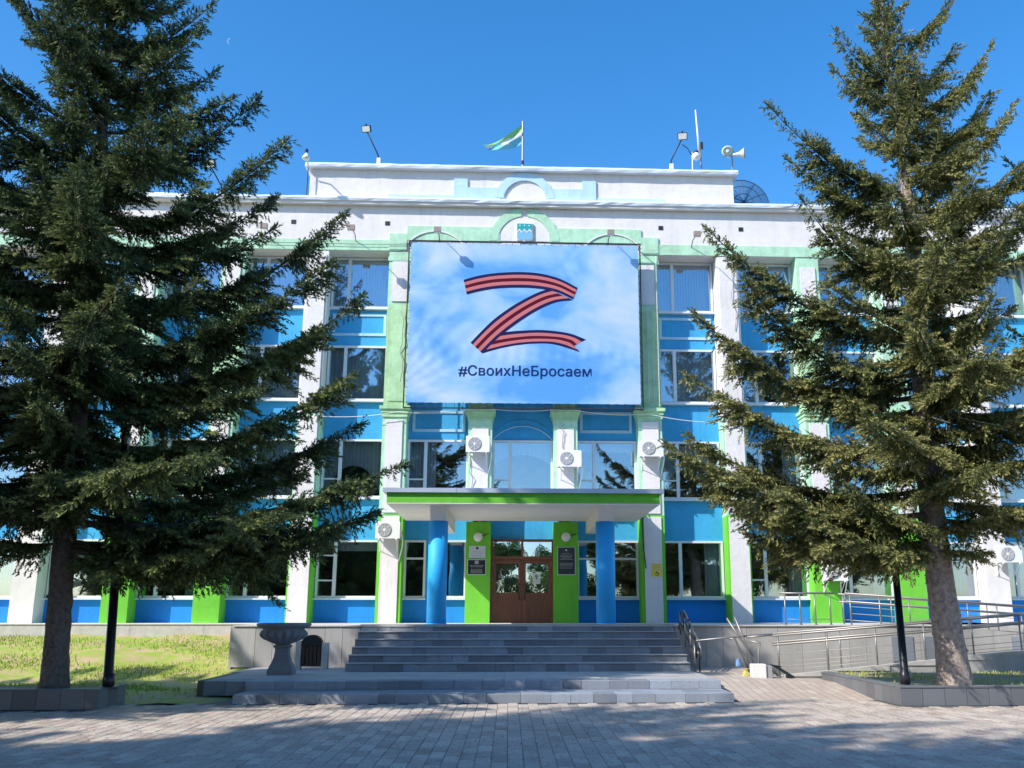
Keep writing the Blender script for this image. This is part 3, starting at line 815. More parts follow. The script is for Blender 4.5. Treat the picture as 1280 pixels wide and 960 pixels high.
def disp(x, z):
    u = min(max((x - BX0) / (BX1 - BX0) * 220, 0), 219.999); v = min(max((z - BZ0) / (BZ1 - BZ0) * 150, 0), 149.999)
    i, j = int(u), int(v); a, b_ = u - i, v - j
    return (_G[j][i] * (1 - a) + _G[j][i + 1] * a) * (1 - b_) + (_G[j + 1][i] * (1 - a) + _G[j + 1][i + 1] * a) * b_
ban = thing('banner', 'large sky-blue printed banner with a striped ribbon letter and hashtag hung above the entrance', 'banner', (XC, YB, 7.85))
mb = MB(); NX, NY = 220, 150
BX0, BX1, BZ0, BZ1 = -3.22, 4.02, 7.86, 13.09
for j in range(NY + 1):
    for i in range(NX + 1):
        x = BX0 + (BX1 - BX0) * i / NX; z = BZ0 + (BZ1 - BZ0) * j / NY
        e = .012 * abs(math.sin(i * PI / NX * 24)) if j in (0, NY) else 0
        mb.v.append((x, YB - disp(x, z), z + (e if j == 0 else -e)))
for j in range(NY):
    for i in range(NX):
        a = j * (NX + 1) + i; mb.f.append((a, a + 1, a + NX + 2, a + NX + 1)); mb.m.append(0)
m = bpy.data.materials.new('printed_sky_vinyl'); m.use_nodes = True
n = m.node_tree; L = n.links; b = n.nodes['Principled BSDF']; b.inputs['Roughness'].default_value = .5
geo = n.nodes.new('ShaderNodeNewGeometry')
mp = n.nodes.new('ShaderNodeMapping'); mp.inputs['Scale'].default_value = (1, 1, 1.5); mp.inputs['Location'].default_value = (2.3, 0, 5.1)
no = n.nodes.new('ShaderNodeTexNoise'); no.inputs['Scale'].default_value = .42; no.inputs['Detail'].default_value = 9; no.inputs['Roughness'].default_value = .55; no.inputs['Distortion'].default_value = .4
cr = n.nodes.new('ShaderNodeValToRGB'); e = cr.color_ramp.elements
e[0].position = .38; e[0].color = (.085, .31, .70, 1); e[1].position = .72; e[1].color = (.50, .59, .76, 1)
e2 = cr.color_ramp.elements.new(.5); e2.color = (.24, .46, .77, 1)
L.new(geo.outputs['Position'], mp.inputs['Vector']); L.new(mp.outputs[0], no.inputs['Vector']); L.new(no.outputs[0], cr.inputs[0]); L.new(cr.outputs[0], b.inputs['Base Color'])
mb.build('sheet', m, ban, True)
navy = mat('print_navy', (.016, .013, .07), .7, spec=.1); pink = mat('print_pink', (.52, .16, .17), .7, spec=.1); dred = mat('print_dark_red', (.09, .004, .018), .7, spec=.1)
hashc = mat('print_text_navy', (.012, .030, .14), .7, spec=.1)
def cr_(pts, n_):
    """resample a polyline with Catmull-Rom"""
    P = [np.array(p, float) for p in pts]; P = [2 * P[0] - P[1]] + P + [2 * P[-1] - P[-2]]
    out = []; seg = len(P) - 3
    for i in range(n_ + 1):
        u = i / n_ * seg; k = min(int(u), seg - 1); t_ = u - k
        a, b2, c, d = P[k:k + 4]
        out.append(.5 * ((2 * b2) + (-a + c) * t_ + (2 * a - 5 * b2 + 4 * c - d) * t_ ** 2 + (-a + 3 * b2 - 3 * c + d) * t_ ** 3))
    return out
def stroke(up, lo, off, seed, notch=None):
    A = cr_(up, 120)[::1]; Bq = cr_(lo, 120)
    bands = [(0, .18, navy), (.18, .39, pink), (.39, .60, dred), (.60, .82, pink), (.82, 1, navy)]
    mb = MB()
    for bi, (s0, s1, mm) in enumerate(bands):
        mb.cm = {navy.name: 0, pink.name: 1, dred.name: 2}[mm.name]
        rows = [s0, (s0 + s1) / 2, s1]; base = len(mb.v)
        for i in range(121):
            for s in rows:
                q = A[i] * (1 - s) + Bq[i] * s
                if notch and i > 108: q = q + np.array((notch(s) * (i - 108) / 12.0, 0))
                px = 560 + q[0] / 6.4; py = 330 + q[1] / 6.4
                x, z = xx(px, py), zz(py)
                mb.v.append((x, YB - disp(x, z) - off, z))
        for i in range(120):
            for r_ in range(2):
                a = base + i * 3 + r_; mb.f.append((a, a + 1, a + 4, a + 3)); mb.m.append(mb.cm)
    return mb.build('ribbon_stroke', [navy, pink, dred], ban)
stroke([(440, 550), (520, 540), (600, 534), (750, 528), (900, 540), (1000, 560), (1105, 600)],
       [(275, 720), (340, 700), (420, 678), (550, 652), (700, 637), (850, 642), (1055, 700)], .004, 0, lambda s: -70 * (1 - abs(2 * s - 1)) )
stroke([(800, 198), (720, 228), (620, 278), (500, 350), (370, 445), (270, 540), (180, 635)],
       [(1000, 285), (880, 300), (770, 342), (650, 410), (520, 500), (400, 595), (275, 720)], .007, 1)
stroke([(125, 135), (250, 100), (400, 76), (590, 66), (750, 78), (900, 118), (1035, 185)],
       [(150, 250), (260, 222), (400, 198), (590, 190), (740, 198), (870, 222), (1000, 278)], .010, 2)
# hashtag lettering
cu = bpy.data.curves.new('hashtag', 'FONT'); cu.body = '#СвоихНеБросаем'; cu.size = 10; cu.offset = 0; cu.resolution_u = 4; cu.extrude = 0
cu.space_character = 1.03
to = bpy.data.objects.new('tmp', cu); COL.objects.link(to)
bpy.context.view_layer.update()
dg = bpy.context.evaluated_depsgraph_get(); me = bpy.data.meshes.new_from_object(to.evaluated_get(dg))
bpy.data.objects.remove(to)
me.name = 'lettering'
bm = bmesh.new()
for k_, (ox, oz) in enumerate(((0, 0), (.20, 0), (-.20, 0), (0, .16), (0, -.16), (.14, .12), (-.14, .12), (.14, -.12), (-.14, -.12))):
    m2 = me.copy(); m2.transform(Matrix.Translation((ox, oz, k_ * .012))); bm.from_mesh(m2); bpy.data.meshes.remove(m2)
bmesh.ops.triangulate(bm, faces=bm.faces)
for _ in range(4):
    le = [e for e in bm.edges if e.calc_length() > 1.4]
    if le: bmesh.ops.subdivide_edges(bm, edges=le, cuts=1); bmesh.ops.triangulate(bm, faces=bm.faces)
bm.to_mesh(me); bm.free()
co = np.zeros(len(me.vertices) * 3); me.vertices.foreach_get('co', co); co = co.reshape(-1, 3)
x0_, x1_ = co[:, 0].min(), co[:, 0].max()
tx0, tx1 = xx(573, 464), xx(739.5, 464); sc = (tx1 - tx0) / (x1_ - x0_)
zbase = zz(470)
for v in co:
    X = tx0 + (v[0] - x0_) * sc; Z = zbase + v[1] * sc * 1.0
    v[0], v[1], v[2] = X - XC, -.004 - v[2] * .02 - disp(X, Z), Z - 7.85
me.vertices.foreach_set('co', co.ravel()); me.update(); me.materials.clear(); me.materials.append(hashc)
link('lettering', me, ban)
# frame and lacing
mb = MB()
for (p, q) in (((-3.30, 28.97, 7.72), (4.10, 28.97, 7.72)), ((-3.30, 28.97, 13.17), (4.10, 28.97, 13.17)), ((-3.30, 28.97, 7.72), (-3.30, 28.97, 13.17)), ((4.10, 28.97, 7.72), (4.10, 28.97, 13.17))):
    mb.tube([p, q], .022, 6)
mb.build('frame', darkmetal, ban)
for x in (-3.3, -1.5, .38, 2.2, 4.1):
    for z in (7.76, 13.13): MB().tube([(x, 28.97, z), (x, YF, z)], .018, 6).build('bracket', darkmetal, ban)
BBm = MB()
rr = random.Random(5)
for i in range(30):
    x = BX0 + (BX1 - BX0) * i / 29
    BBm.tube([(x, 28.95, 13.17), (x + rr.uniform(-.05, .05), 28.89, 13.06)], .006, 4); BBm.tube([(x, 28.95, 7.74), (x + rr.uniform(-.05, .05), 28.89, 7.88)], .006, 4)
for i in range(22):
    z = BZ0 + (BZ1 - BZ0) * i / 21
    BBm.tube([(-3.30, 28.95, z), (-3.2, 28.89, z + rr.uniform(-.06, .06))], .006, 4); BBm.tube([(4.10, 28.95, z), (4.0, 28.89, z + rr.uniform(-.06, .06))], .006, 4)
BBm.build('lacing', darkmetal, ban)

# ================================================================== things on the facade
def ac_unit(x, z, label, rz=0, fan=-.14, y=YF - .02, tone=None):
    t = thing('air_conditioner', label, 'air conditioner', (x, y, z), 'outdoor air conditioner units on the pilasters')
    if hasattr(ac_unit, 'parts'):
        for p_ in ac_unit.parts: 
            c = p_.copy(); COL.objects.link(c); c.parent = t
            for ch in p_.children: d = ch.copy(); COL.objects.link(d); d.parent = c
        return t
    parts = []
    def q(name, mb, mm, sm=False, parent=None):
        o = link(name, mb.mesh(name, mm, (0, 0, 0), sm), parent or t)
        if not parent: parts.append(o)
        return o
    q('casing', MB().cbox(-.36, .36, -.42, -.14, -.25, .25, .02), plasticw)
    g = q('fan_grille', MB().lathe([(.205, 0), (.205, -.012), (.19, -.016), (.19, -.004)], (-.09, -.42, 0), 28, 'y'), plasticg)
    mb = MB()
    for r_ in (.06, .10, .14, .175): mb.arc_band(-.09, 0, r_, r_ + .007, 0, 2 * PI, -.445, -.438, 20)
    for a in range(8): mb.tube([(-.09, -.44, 0), (-.09 + .19 * math.cos(a * PI / 4), -.44, .19 * math.sin(a * PI / 4))], .004, 4)
    q('guard', mb, plasticw, False, g)
    q('hub', MB().lathe([(.045, -.006), (.03, -.03)], (-.09, -.42, 0), 14, 'y'), plasticw, False, g)
    for s in (-.26, .26):
        mb = MB()
        mb.box(s - .02, s + .02, -.46, .0, -.285, -.252); mb.box(s - .02, s + .02, -.02, 0, -.62, -.285)
        mb.tube([(s, -.01, -.60), (s, -.40, -.285)], .012, 5)
        q('bracket', mb, plasticw)
    q('side_cover', MB().cbox(.362, .40, -.36, -.18, -.18, .02, .01), plasticw)
    q('pipe', MB().tube([(.39, -.25, -.1), (.42, -.1, -.3), (.40, -.02, -.5), (.30, .005, -.9)], .02, 7), curtainw, True)
    ac_unit.parts = parts
    return t
ac_unit(-1.0, 6.60, 'air conditioner on the pilaster above the canopy between the left and middle windows')
ac_unit(1.80, 6.17, 'lower air conditioner on the pilaster between the middle and right windows above the canopy')
ac_unit(4.32, 6.50, 'air conditioner on the pilaster at the right end of the canopy roof')
ac_unit(-3.62, 3.99, 'air conditioner on the white pilaster just under the left end of the canopy')
ac_unit(9.78, 2.78, 'air conditioner with a grey fan on the green pilaster behind the ramp railing')
ac_unit(9.78, 3.36, 'air conditioner fixed directly above another on the green pilaster by the ramp')
ac_unit(15.2, 3.33, 'air conditioner on the white pilaster right of the right-hand spruce trunk')
def round_lamp(x, z, label):
    t = thing('wall_lamp', label, 'wall lamp', (x, YF - .0, z), 'round wall lamps beside the door')
    MB().lathe([(.10, 0), (.10, -.04)], (x, YF, z), 24, 'y').build('lamp_base', plasticw, t)
    MB().lathe([(.135, -.04), (.14, -.07), (.125, -.11), (.08, -.14), (.02, -.15)], (x, YF, z), 28, 'y').build('lamp_shade', plasticw, t, True)
    MB().tube([(x + .1, YF - .012, z + .03), (x + .32, YF - .012, z + .10)], .012, 6).build('cable', darkmetal, t)
round_lamp(-.95, 3.82, 'round white lamp above the silver plaque left of the door')
round_lamp(1.70, 3.83, 'round white lamp above the tall black plaque right of the door')
def lines(parent, x0, x1, zs, y, m_, h=.018, seed=0):
    rr = random.Random(seed); mb = MB()
    for z in zs:
        cx = (x0 + x1) / 2; wd = (x1 - x0) * rr.uniform(.55, .95) / 2; x = cx - wd
        while x < cx + wd:
            q = rr.uniform(.02, .06); mb.box(x, min(x + q, cx + wd), y - .002, y, z, z + h); x += q + .012
    return tag(mb.build('engraved_lines', m_, parent), kind='stuff')
ys = YF - .022
t = tag(MB().cbox(-1.22, -.72, YF - .02, YF - .002, 3.20, 3.56, 0.002).build('plaque', plaques), 'silver plaque with a small dark crest on the green pilaster left of the door', 'plaque')
lines(t, -1.18, -.76, (3.38, 3.33, 3.27, 3.225), YF - .021, plasticg, .012, 1)
MB().lathe([(.04, 0), (.04, -.003)], (-.97, YF - .0205, 3.49), 14, 'y').build('crest', darkmetal, t)
def plaque(x0, x1, z0, z1, label, zs, seed, crest):
    t = tag(MB().cbox(x0, x1, YF - .02, YF - .002, z0, z1, 0.002).build('plaque', plaqueb), label, 'plaque')
    mb = MB(); f = .018
    mb.box(x0 - f, x1 + f, YF - .024, YF - .001, z0 - f, z0); mb.box(x0 - f, x1 + f, YF - .024, YF - .001, z1, z1 + f)
    mb.box(x0 - f, x0, YF - .024, YF - .001, z0, z1); mb.box(x1, x1 + f, YF - .024, YF - .001, z0, z1); mb.build('border', plaques, t)
    lines(t, x0 + .04, x1 - .04, zs, YF - .021, goldm, .014, seed)
    crest(t)
plaque(-1.24, -.72, 2.72, 3.14, 'small black plaque below the silver one on the green pilaster left of the door', (2.97, 2.93, 2.86, 2.825, 2.79, 2.755), 2,
       lambda t: MB().box(-1.04, -.92, YF - .0225, YF - .0205, 3.02, 3.12).build('crest', plasticg, t))
plaque(1.46, 1.97, 2.72, 3.52, 'tall black plaque with pale lettering on the green pilaster right of the door', (3.33, 3.28, 3.24, 3.2, 3.16, 3.04, 3.0, 2.96, 2.9), 3,
       lambda t: MB().lathe([(.03, 0), (.03, -.003)], (1.71, YF - .0205, 3.44), 5, 'y').build('crest', plasticw, t))
# yellow signs on the grey pilaster, right of canopy column
t = tag(MB().cbox(4.28, 4.60, YF - .052, YF - .040, 2.88, 3.04, .002).build('yellow_sign', yellow), 'yellow rectangular sign, the upper of two on the pilaster right of the canopy', 'sign')
lines(t, 4.31, 4.57, (2.97, 2.92), YF - .053, goldm, .02, 9)
t = tag(MB().cbox(4.28, 4.60, YF - .052, YF - .040, 2.66, 2.86, .002).build('yellow_sign', yellow), 'yellow wheelchair access sign, the lower of two on the pilaster right of the canopy', 'sign')
mb = MB(); mb.arc_band(4.44, 2.735, .04, .052, 0, 2 * PI, YF - .056, YF - .0525, 14); mb.box(4.425, 4.445, YF - .056, YF - .0525, 2.75, 2.82); mb.box(4.445, 4.49, YF - .056, YF - .0525, 2.765, 2.78); mb.box(4.48, 4.50, YF - .056, YF - .0525, 2.71, 2.765); mb.build('wheelchair_symbol', darkmetal, t)

# emblem
t = thing('emblem', 'shield emblem with white peaks on teal and blue under the green arch', 'emblem', (XC, YF - .03, 13.66))
teal = mat('teal_enamel', (.02, .34, .36), .4); skyb = mat('light_blue_enamel', (.20, .46, .74), .4)
def shield(s, y0, y1, mm, name):
    pts = [(-.24 * s, -.22 * s), (-.20 * s, -.27 * s), (-.04 * s, -.275 * s), (0, -.32 * s), (.04 * s, -.275 * s), (.20 * s, -.27 * s), (.24 * s, -.22 * s), (.24 * s, .28 * s), (-.24 * s, .28 * s)]
    return MB().prism_xz([(XC + a, 13.66 + b_) for a, b_ in pts], y0, y1).build(name, mm, t)
shield(1.1, YF - .10, YF - .03, whiteP, 'border'); shield(1, YF - .108, YF - .10, skyb, 'field')
MB().prism_xz([(XC - .236, 13.68), (XC - .16, 13.76), (XC - .08, 13.66), (XC, 13.76), (XC + .08, 13.66), (XC + .16, 13.76), (XC + .236, 13.68), (XC + .236, 13.935), (XC - .236, 13.935)], YF - .114, YF - .1085).build('teal_field', teal, t)
MB().prism_xz([(XC - .236, 13.62), (XC - .16, 13.70), (XC - .12, 13.645), (XC - .08, 13.61), (XC, 13.70), (XC + .08, 13.61), (XC + .12, 13.645), (XC + .16, 13.70), (XC + .236, 13.62), (XC + .236, 13.68), (XC + .16, 13.76), (XC + .08, 13.66), (XC, 13.76), (XC - .08, 13.66), (XC - .16, 13.76), (XC - .236, 13.68)], YF - .116, YF - .1085).build('peaks', whiteP, t)
for dx in (-.15, 0, .15): MB().lathe([(.025, 0), (.025, -.004)], (XC + dx, YF - .1145, 13.87), 5, 'y').build('star', whiteP, t)

# small spot lamps on brackets along the frieze
def spot(x, z, label, out=.95):
    t = thing('spot_lamp', label, 'lamp', (x, YF, z), 'small floodlights on arms over the windows')
    MB().tube([(x, YF, z - .05), (x, YF - .3, z + .10), (x, YF - out, z + .02)], .014, 6).build('arm', darkmetal, t)
    o = MB().box(x - .11, x + .11, YF - out - .14, YF - out + .0, z - .06, z + .10).build('housing', mat('beige_lamp_housing', (.30, .24, .22), .5), t)
    MB().box(x - .095, x + .095, YF - out - .12, YF - out - .02, z - .068, z - .06).build('lens', plasticw, t)
for x, z, l in ((-5.05, 13.30, 'small floodlight over the first top-floor window left of the banner'), (-2.36, 13.28, 'small floodlight over the upper left part of the banner'),
                (3.10, 13.28, 'small floodlight over the upper right part of the banner'), (5.85, 13.28, 'small floodlight over the first top-floor window right of the banner'),
                (-7.75, 13.30, 'small floodlight over the second top-floor window left of the banner, behind spruce twigs')):
    spot(x, z, l)

# cables
def cable(name, label, pts, sag, r=.008, m_=darkmetal):
    mb = MB(); out = []
    for a, b_ in zip(pts[:-1], pts[1:]):
        a = Vector(a); b_ = Vector(b_)
        for k in range(10):
            u = k / 10; p = a.lerp(b_, u); p.z -= sag * 4 * u * (1 - u); out.append(p)
    out.append(Vector(pts[-1])); mb.tube(out, r, 5)
    return tag(mb.build(name, m_, None, True), label, 'cable')
cable('wall_cable', 'white cable strung in swags under the banner across the pilaster capitals', [(-6.2, 29.2, 7.5), (-3.5, 29.15, 7.62), (-.95, 29.15, 7.78), (1.7, 29.15, 7.78), (4.3, 29.15, 7.62), (7.0, 29.2, 7.4)], .10, .010, plasticw)
cable('wall_cable', 'dark cable hanging beside the right end of the canopy down the green strip', [(4.02, 29.3, 4.9), (3.98, 28.9, 4.3), (4.05, 29.28, 3.6), (4.12, 29.30, 2.9)], .02, .018, darkmetal)
cable('wall_cable', 'dark cable stretched along the pale green band above the left top-floor windows', [(-9, YF - .08, 13.22), (-6.3, YF - .08, 13.17), (-3.35, YF - .08, 13.18)], .03, .008, darkmetal)
def squiggle(x, z0, z1, label, seed, m_=whiteP):
    rr = random.Random(seed); pts = [(x + rr.uniform(-.07, .07), YF - .05 - rr.uniform(0, .05), z1 + (z0 - z1) * k / 7) for k in range(8)]
    mb = MB(); mb.tube(pts, .010, 5); return tag(mb.build('wall_cable', m_, None, True), label, 'cable')
squiggle(-3.45, 8.6, 10.9, 'curling cable on the green pilaster left of the banner', 1, mat('grey_cable', (.22, .24, .22), .6))
squiggle(1.60, 6.5, 7.3, 'loop of pale cable above the lower air conditioner', 2, mat('grey_cable', (.22, .24, .22), .6))
squiggle(7.15, 10.4, 12.6, 'curling cable on the white pilaster right of the banner', 3, plasticg)
squiggle(-1.2, 4.8, 6.2, 'pale cable below the left canopy air conditioner', 4, mat('grey_cable', (.22, .24, .22), .6))
# string lights on the right banner pilaster
mb = MB()
for sx in (4.16, 4.32, 4.50): mb.tube([(sx, YF - .05, 7.95), (sx + .01, YF - .06, 9.5), (sx, YF - .05, 11.1)], .009, 5); 
for sx in (4.02, 4.66): mb.tube([(sx, YF - .06, 7.9), (sx, YF - .07, 10), (sx, YF - .06, 12.9)], .011, 5)
tag(mb.build('garland_cables', whiteP, None), 'vertical strands of a light garland on the green pilaster right of the banner', 'garland')

# ================================================================== roof things
def floodlight(name, label, base, top, head_w=.29, tilt=-.3):
    t = thing(name, label, 'floodlight', base)
    b0 = Vector(base); tp = Vector(top)
    MB().box(b0.x - .06, b0.x + .06, b0.y - .06, b0.y + .06, b0.z, b0.z + .25).build('foot', plasticw, t)
    MB().tube([b0 + Vector((0, 0, .2)), b0 + Vector((-.02, -.05, .35)), tp - Vector((0, 0, .05))], .022, 7).build('arm', darkmetal, t, True)
    mb = MB(); w_ = head_w / 2; mb.box(-w_, w_, -.05, .05, -w_ * .75, w_ * .75)
    o = link('lamp_head', mb.mesh('lamp_head', darkmetal), t); o.location = tp - b0; o.rotation_euler = (R(28), 0, R(tilt * 40))
    mb = MB(); mb.box(-w_ * .86, w_ * .86, -.062, -.051, -w_ * .6, w_ * .6); g = link('lens', mb.mesh('lens', plasticw), o)
    mb = MB(); mb.box(-.02, .02, -.02, .02, w_ * .75, w_ * .75 + .06); link('visor_clip', mb.mesh('visor_clip', darkmetal), o)
    return t
floodlight('floodlight', 'floodlight on a leaning arm on the roof edge left of the flag', (-4.45, 29.35, 15.95), (-4.82, 28.9, 17.02))
floodlight('floodlight', 'floodlight on a curved stand right of the flag beside the mast', (5.28, 29.35, 15.95), (5.62, 29.0, 17.05), .32)
floodlight('floodlight', 'floodlight on the lower roof edge at left, seen between spruce branches', (-9.45, 29.35, 14.72), (-9.72, 28.8, 15.62), .34)
t = thing('dome_lamp', 'small dome lamp on an arm beside the right floodlight and mast', 'lamp', (5.98, 29.3, 15.95))
MB().tube([(5.98, 29.3, 15.95), (5.98, 29.25, 16.6)], .022, 6).build('pole', plasticw, t); MB().tube([(5.62, 29.1, 16.8), (5.8, 29.15, 16.7), (5.98, 29.2, 16.4)], .016, 6).build('arm', darkmetal, t)
MB().lathe([(.03, .26), (.09, .2), (.16, .12), (.12, .02), (.03, -.04)], (6.08, 29.1, 16.28), 16).build('shade', plasticw, t, True)
MB().lathe([(.05, 0), (.10, .05), (.06, .12)], (6.08, 29.1, 16.46), 12).build('lamp_body', darkmetal, t, True)
t = thing('corner_lamp', 'white street-style lamp on an arm at the left corner of the attic', 'lamp', (-6.7, 29.3, 15.4))
MB().tube([(-6.70, 29.2, 14.8), (-6.70, 29.2, 15.9)], .02, 6).build('pole', darkmetal, t)
MB().tube([(-6.62, 29.2, 15.6), (-6.72, 28.9, 15.95), (-6.60, 28.45, 15.80)], .025, 6).build('arm', plasticw, t)
MB().lathe([(.13, -.08), (.125, -.03), (.08, .04), (.04, .11), (.02, .13)], (-6.60, 28.4, 15.74), 18).build('shade', plasticw, t, True)
MB().lathe([(.05, 0), (.06, .08), (.03, .12)], (-6.60, 28.4, 15.89), 10).build('cap', darkmetal, t)
t = thing('antenna_mast', 'thin white whip antenna mast on the attic edge near the loudspeakers', 'antenna', (6.27, 29.4, 15.9))
MB().tube([(6.30, 29.4, 15.9), (6.28, 29.4, 16.95)], .028, 7).build('mast', steel, t); MB().box(6.30, 6.38, 29.36, 29.42, 16.8, 17.05).build('clamp', darkmetal, t)
MB().tube([(6.24, 29.4, 16.75), (6.22, 29.4, 17.3), (6.17, 29.4, 18.25)], [.038, .034, .022], 7).build('whip', plasticw, t, True)
t = thing('loudspeaker', 'pair of grey horn loudspeakers on a short pole at the right end of the attic', 'loudspeaker', (7.33, 29.35, 15.95))
MB().tube([(7.34, 29.35, 15.95), (7.34, 29.35, 16.62)], .024, 7).build('pole', steel, t)
hornm = mat('grey_green_horn', (.50, .58, .56), .4); hind = mat('horn_inside', (.10, .16, .16), .5)
def horn(c, d):
    c = Vector(c); d = Vector(d).normalized()
    q = [c - d * .30, c - d * .20, c - d * .05, c + d * .10, c + d * .14]
    MB().tube(q, [.05, .055, .08, .17, .20], 20, True).build('horn', hornm, t, True)
    MB().tube([c + d * .142, c + d * .146], [.165, .165], 20).build('mouth', hind, t); MB().tube([c + d * .148, c + d * .165], [.06, .04], 12).build('phase_plug', hornm, t)
horn((7.17, 29.2, 16.58), (-.25, -1, -.05)); horn((7.62, 29.3, 16.60), (1, -.35, .02))
t = thing('satellite_dish', 'large dark mesh satellite dish behind the right end of the attic', 'satellite dish', (7.9, 30.6, 14.7))
wire = mat('dish_mesh_wire', (.04, .07, .12), .5)
mb = MB(); c0 = Vector((7.98, 30.6, 15.42)); RD = .98
def dp(r_, a): return c0 + Vector((r_ * RD * math.cos(a), -.05 + .32 * r_ * r_, r_ * RD * math.sin(a)))
for k in range(12): mb.tube([dp(u / 5, k * PI / 6) for u in range(6)], .014, 4)
for r_ in (.35, .68, 1.0): mb.tube([dp(r_, a * PI / 18) for a in range(37)], .014 if r_ < 1 else .02, 4)
mb.build('ribs', wire, t)
m = bpy.data.materials.new('fine_mesh'); m.use_nodes = True; n = m.node_tree; b = n.nodes['Principled BSDF']; b.inputs['Base Color'].default_value = (.05, .11, .2, 1); b.inputs['Alpha'].default_value = .62
mb = MB()
for a in range(36):
    for u in range(5):
        k = len(mb.v); mb.v += [tuple(dp(u / 5, a * PI / 18)), tuple(dp((u + 1) / 5, a * PI / 18)), tuple(dp((u + 1) / 5, (a + 1) * PI / 18)), tuple(dp(u / 5, (a + 1) * PI / 18))]
        mb.f.append((k, k + 1, k + 2, k + 3)); mb.m.append(0)
mb.build('mesh_reflector', m, t, True)
MB().tube([c0, c0 + Vector((0, -.5, 0))], .02, 5).build('feed_arm', wire, t)
MB().tube([c0 + Vector((0, .1, -.45)), c0 + Vector((0, .1, 0))], .04, 6).build('stand', wire, t)
# flag
t = thing('flag', 'green, white and light blue flag drooping to the left from its pole on the attic', 'flag', (.30, 29.6, 15.9))
MB().tube([(.30, 29.6, 15.7), (.30, 29.6, 17.80)], .028, 8).build('flagpole', steel, t); MB().lathe([(.05, 0), (.05, .12)], (.30, 29.6, 16.22), 10).build('clamp', darkmetal, t)
fg, fw, fb = mat('flag_green', (.26, .58, .20), .8), mat('flag_white', (.66, .74, .74), .8), mat('flag_blue', (.14, .48, .62), .8)
mb = MB(); NX, NY = 26, 14
TL = Vector((.28, 29.58, 17.66)); BL = Vector((.26, 29.58, 16.95)); TR = Vector((-1.02, 29.3, 16.74)); BR = Vector((-.70, 29.4, 16.63))
for j in range(NY + 1):
    for i in range(NX + 1):
        u, v_ = i / NX, j / NY
        p = (BL * (1 - u) + BR * u) * (1 - v_) + (TL * (1 - u) + TR * u) * v_
        p.y += .11 * math.sin(u * 7 + v_ * 2.5) * u + .03 * math.sin(v_ * 9 + u * 4); p.z += .05 * math.sin(u * 5 + v_ * 2) * u * (1 - u) * 3 - .12 * math.sin(PI * u)
        mb.v.append(tuple(p))
for j in range(NY):
    for i in range(NX):
        u, v_ = i / NX, j / NY; a = j * (NX + 1) + i; mb.f.append((a, a + 1, a + NX + 2, a + NX + 1))
        s = v_ + .25 * (.5 - u)
        c = 0 if s > .70 else (1 if s > .48 else 2)
        if (u - .62) ** 2 / .05 + (v_ - .45) ** 2 / .12 < 1: c = 2
        if (u - .42) ** 2 / .02 + (v_ - .52) ** 2 / .06 < 1: c = 1
        mb.m.append(c)
mb.build('cloth', [fg, fw, fb], t, True)

# crescent moon, far away
mo = bpy.data.materials.new('moon_glow'); mo.use_nodes = True; n = mo.node_tree; b = n.nodes['Principled BSDF']
b.inputs['Base Color'].default_value = (.5, .6, .75, 1); b.inputs['Emission Color'].default_value = (.40, .62, .95, 1); b.inputs['Emission Strength'].default_value = .30
a_ = (288 - 690) / 1200.0; b_ = (480 - 52) / 1200.0; p_ = R(13.4); q_ = R(2.5)
dv = Vector((math.sin(q_) * math.cos(p_) + a_ * math.cos(q_) - b_ * math.sin(q_) * math.sin(p_), math.cos(q_) * math.cos(p_) - a_ * math.sin(q_) - b_ * math.cos(q_) * math.sin(p_), math.sin(p_) + b_ * math.cos(p_))).normalized()
pc = Vector((0, 0, 1.6)) + dv * 4500
u_, v2_ = basis(dv); mb = MB(); rad = 13; K = 16
for i in range(K + 1):
    a = R(70) + R(200) * i / K; cc, ss = math.cos(a), math.sin(a)
    th = .30 * math.sin(PI * i / K)
    for off in (0, 2):
        for rr_ in (rad, rad * (1 - th)): mb.v.append(tuple(pc + u_ * (-cc * rr_) * -1 + v2_ * (-ss * rr_) + dv * off))
for i in range(K):
    a = i * 4; mb.f += [(a, a + 4, a + 5, a + 1), (a + 2, a + 3, a + 7, a + 6), (a, a + 2, a + 6, a + 4), (a + 1, a + 5, a + 7, a + 3)]; mb.m += [0] * 4
mo_ = mb.build('moon', mo); mo_['kind'] = 'structure'

# ================================================================== URN, BIN, POLES, PLANTERS
t = thing('stone_urn', 'wide grey stone urn with a gadrooned bowl on a square pedestal left of the steps', 'urn', (-4.82, 21.5, .322))
prof = [(.13, .62), (.20, .64), (.30, .68), (.42, .73), (.49, .79), (.505, .84), (.47, .90), (.43, .93), (.44, .95), (.50, .97), (.56, 1.0), (.575, 1.03), (.56, 1.06), (.50, 1.065), (.46, 1.03), (.40, .96), (.1, .93)]
lob = [0, .07, .12, .15, .15, .12, .05] + [0] * 10
MB().lathe(prof, (-4.82, 21.5, .322), 108, 'z', lob).build('bowl', urnm, t, True)
mb = MB(); K = 4
sq = [(.285, 0), (.285, .10), (.265, .13), (.255, .16), (.205, .26), (.17, .36), (.15, .48), (.15, .54), (.19, .57), (.19, .60), (.15, .615), (.13, .64)]
n0 = 0
for r_, h in sq:
    for j in range(4):
        a = PI / 4 + j * PI / 2 + R(4); mb.v.append((-4.82 + r_ * 1.3 * math.cos(a), 21.5 + r_ * 1.3 * math.sin(a), .322 + h))
for i in range(len(sq) - 1):
    for j in range(4): a = i * 4 + j; b_ = i * 4 + (j + 1) % 4; mb.f.append((a, b_, b_ + 4, a + 4)); mb.m.append(0)
mb.f.append((3, 2, 1, 0)); mb.m.append(0)
mb.build('pedestal', urnm, t)
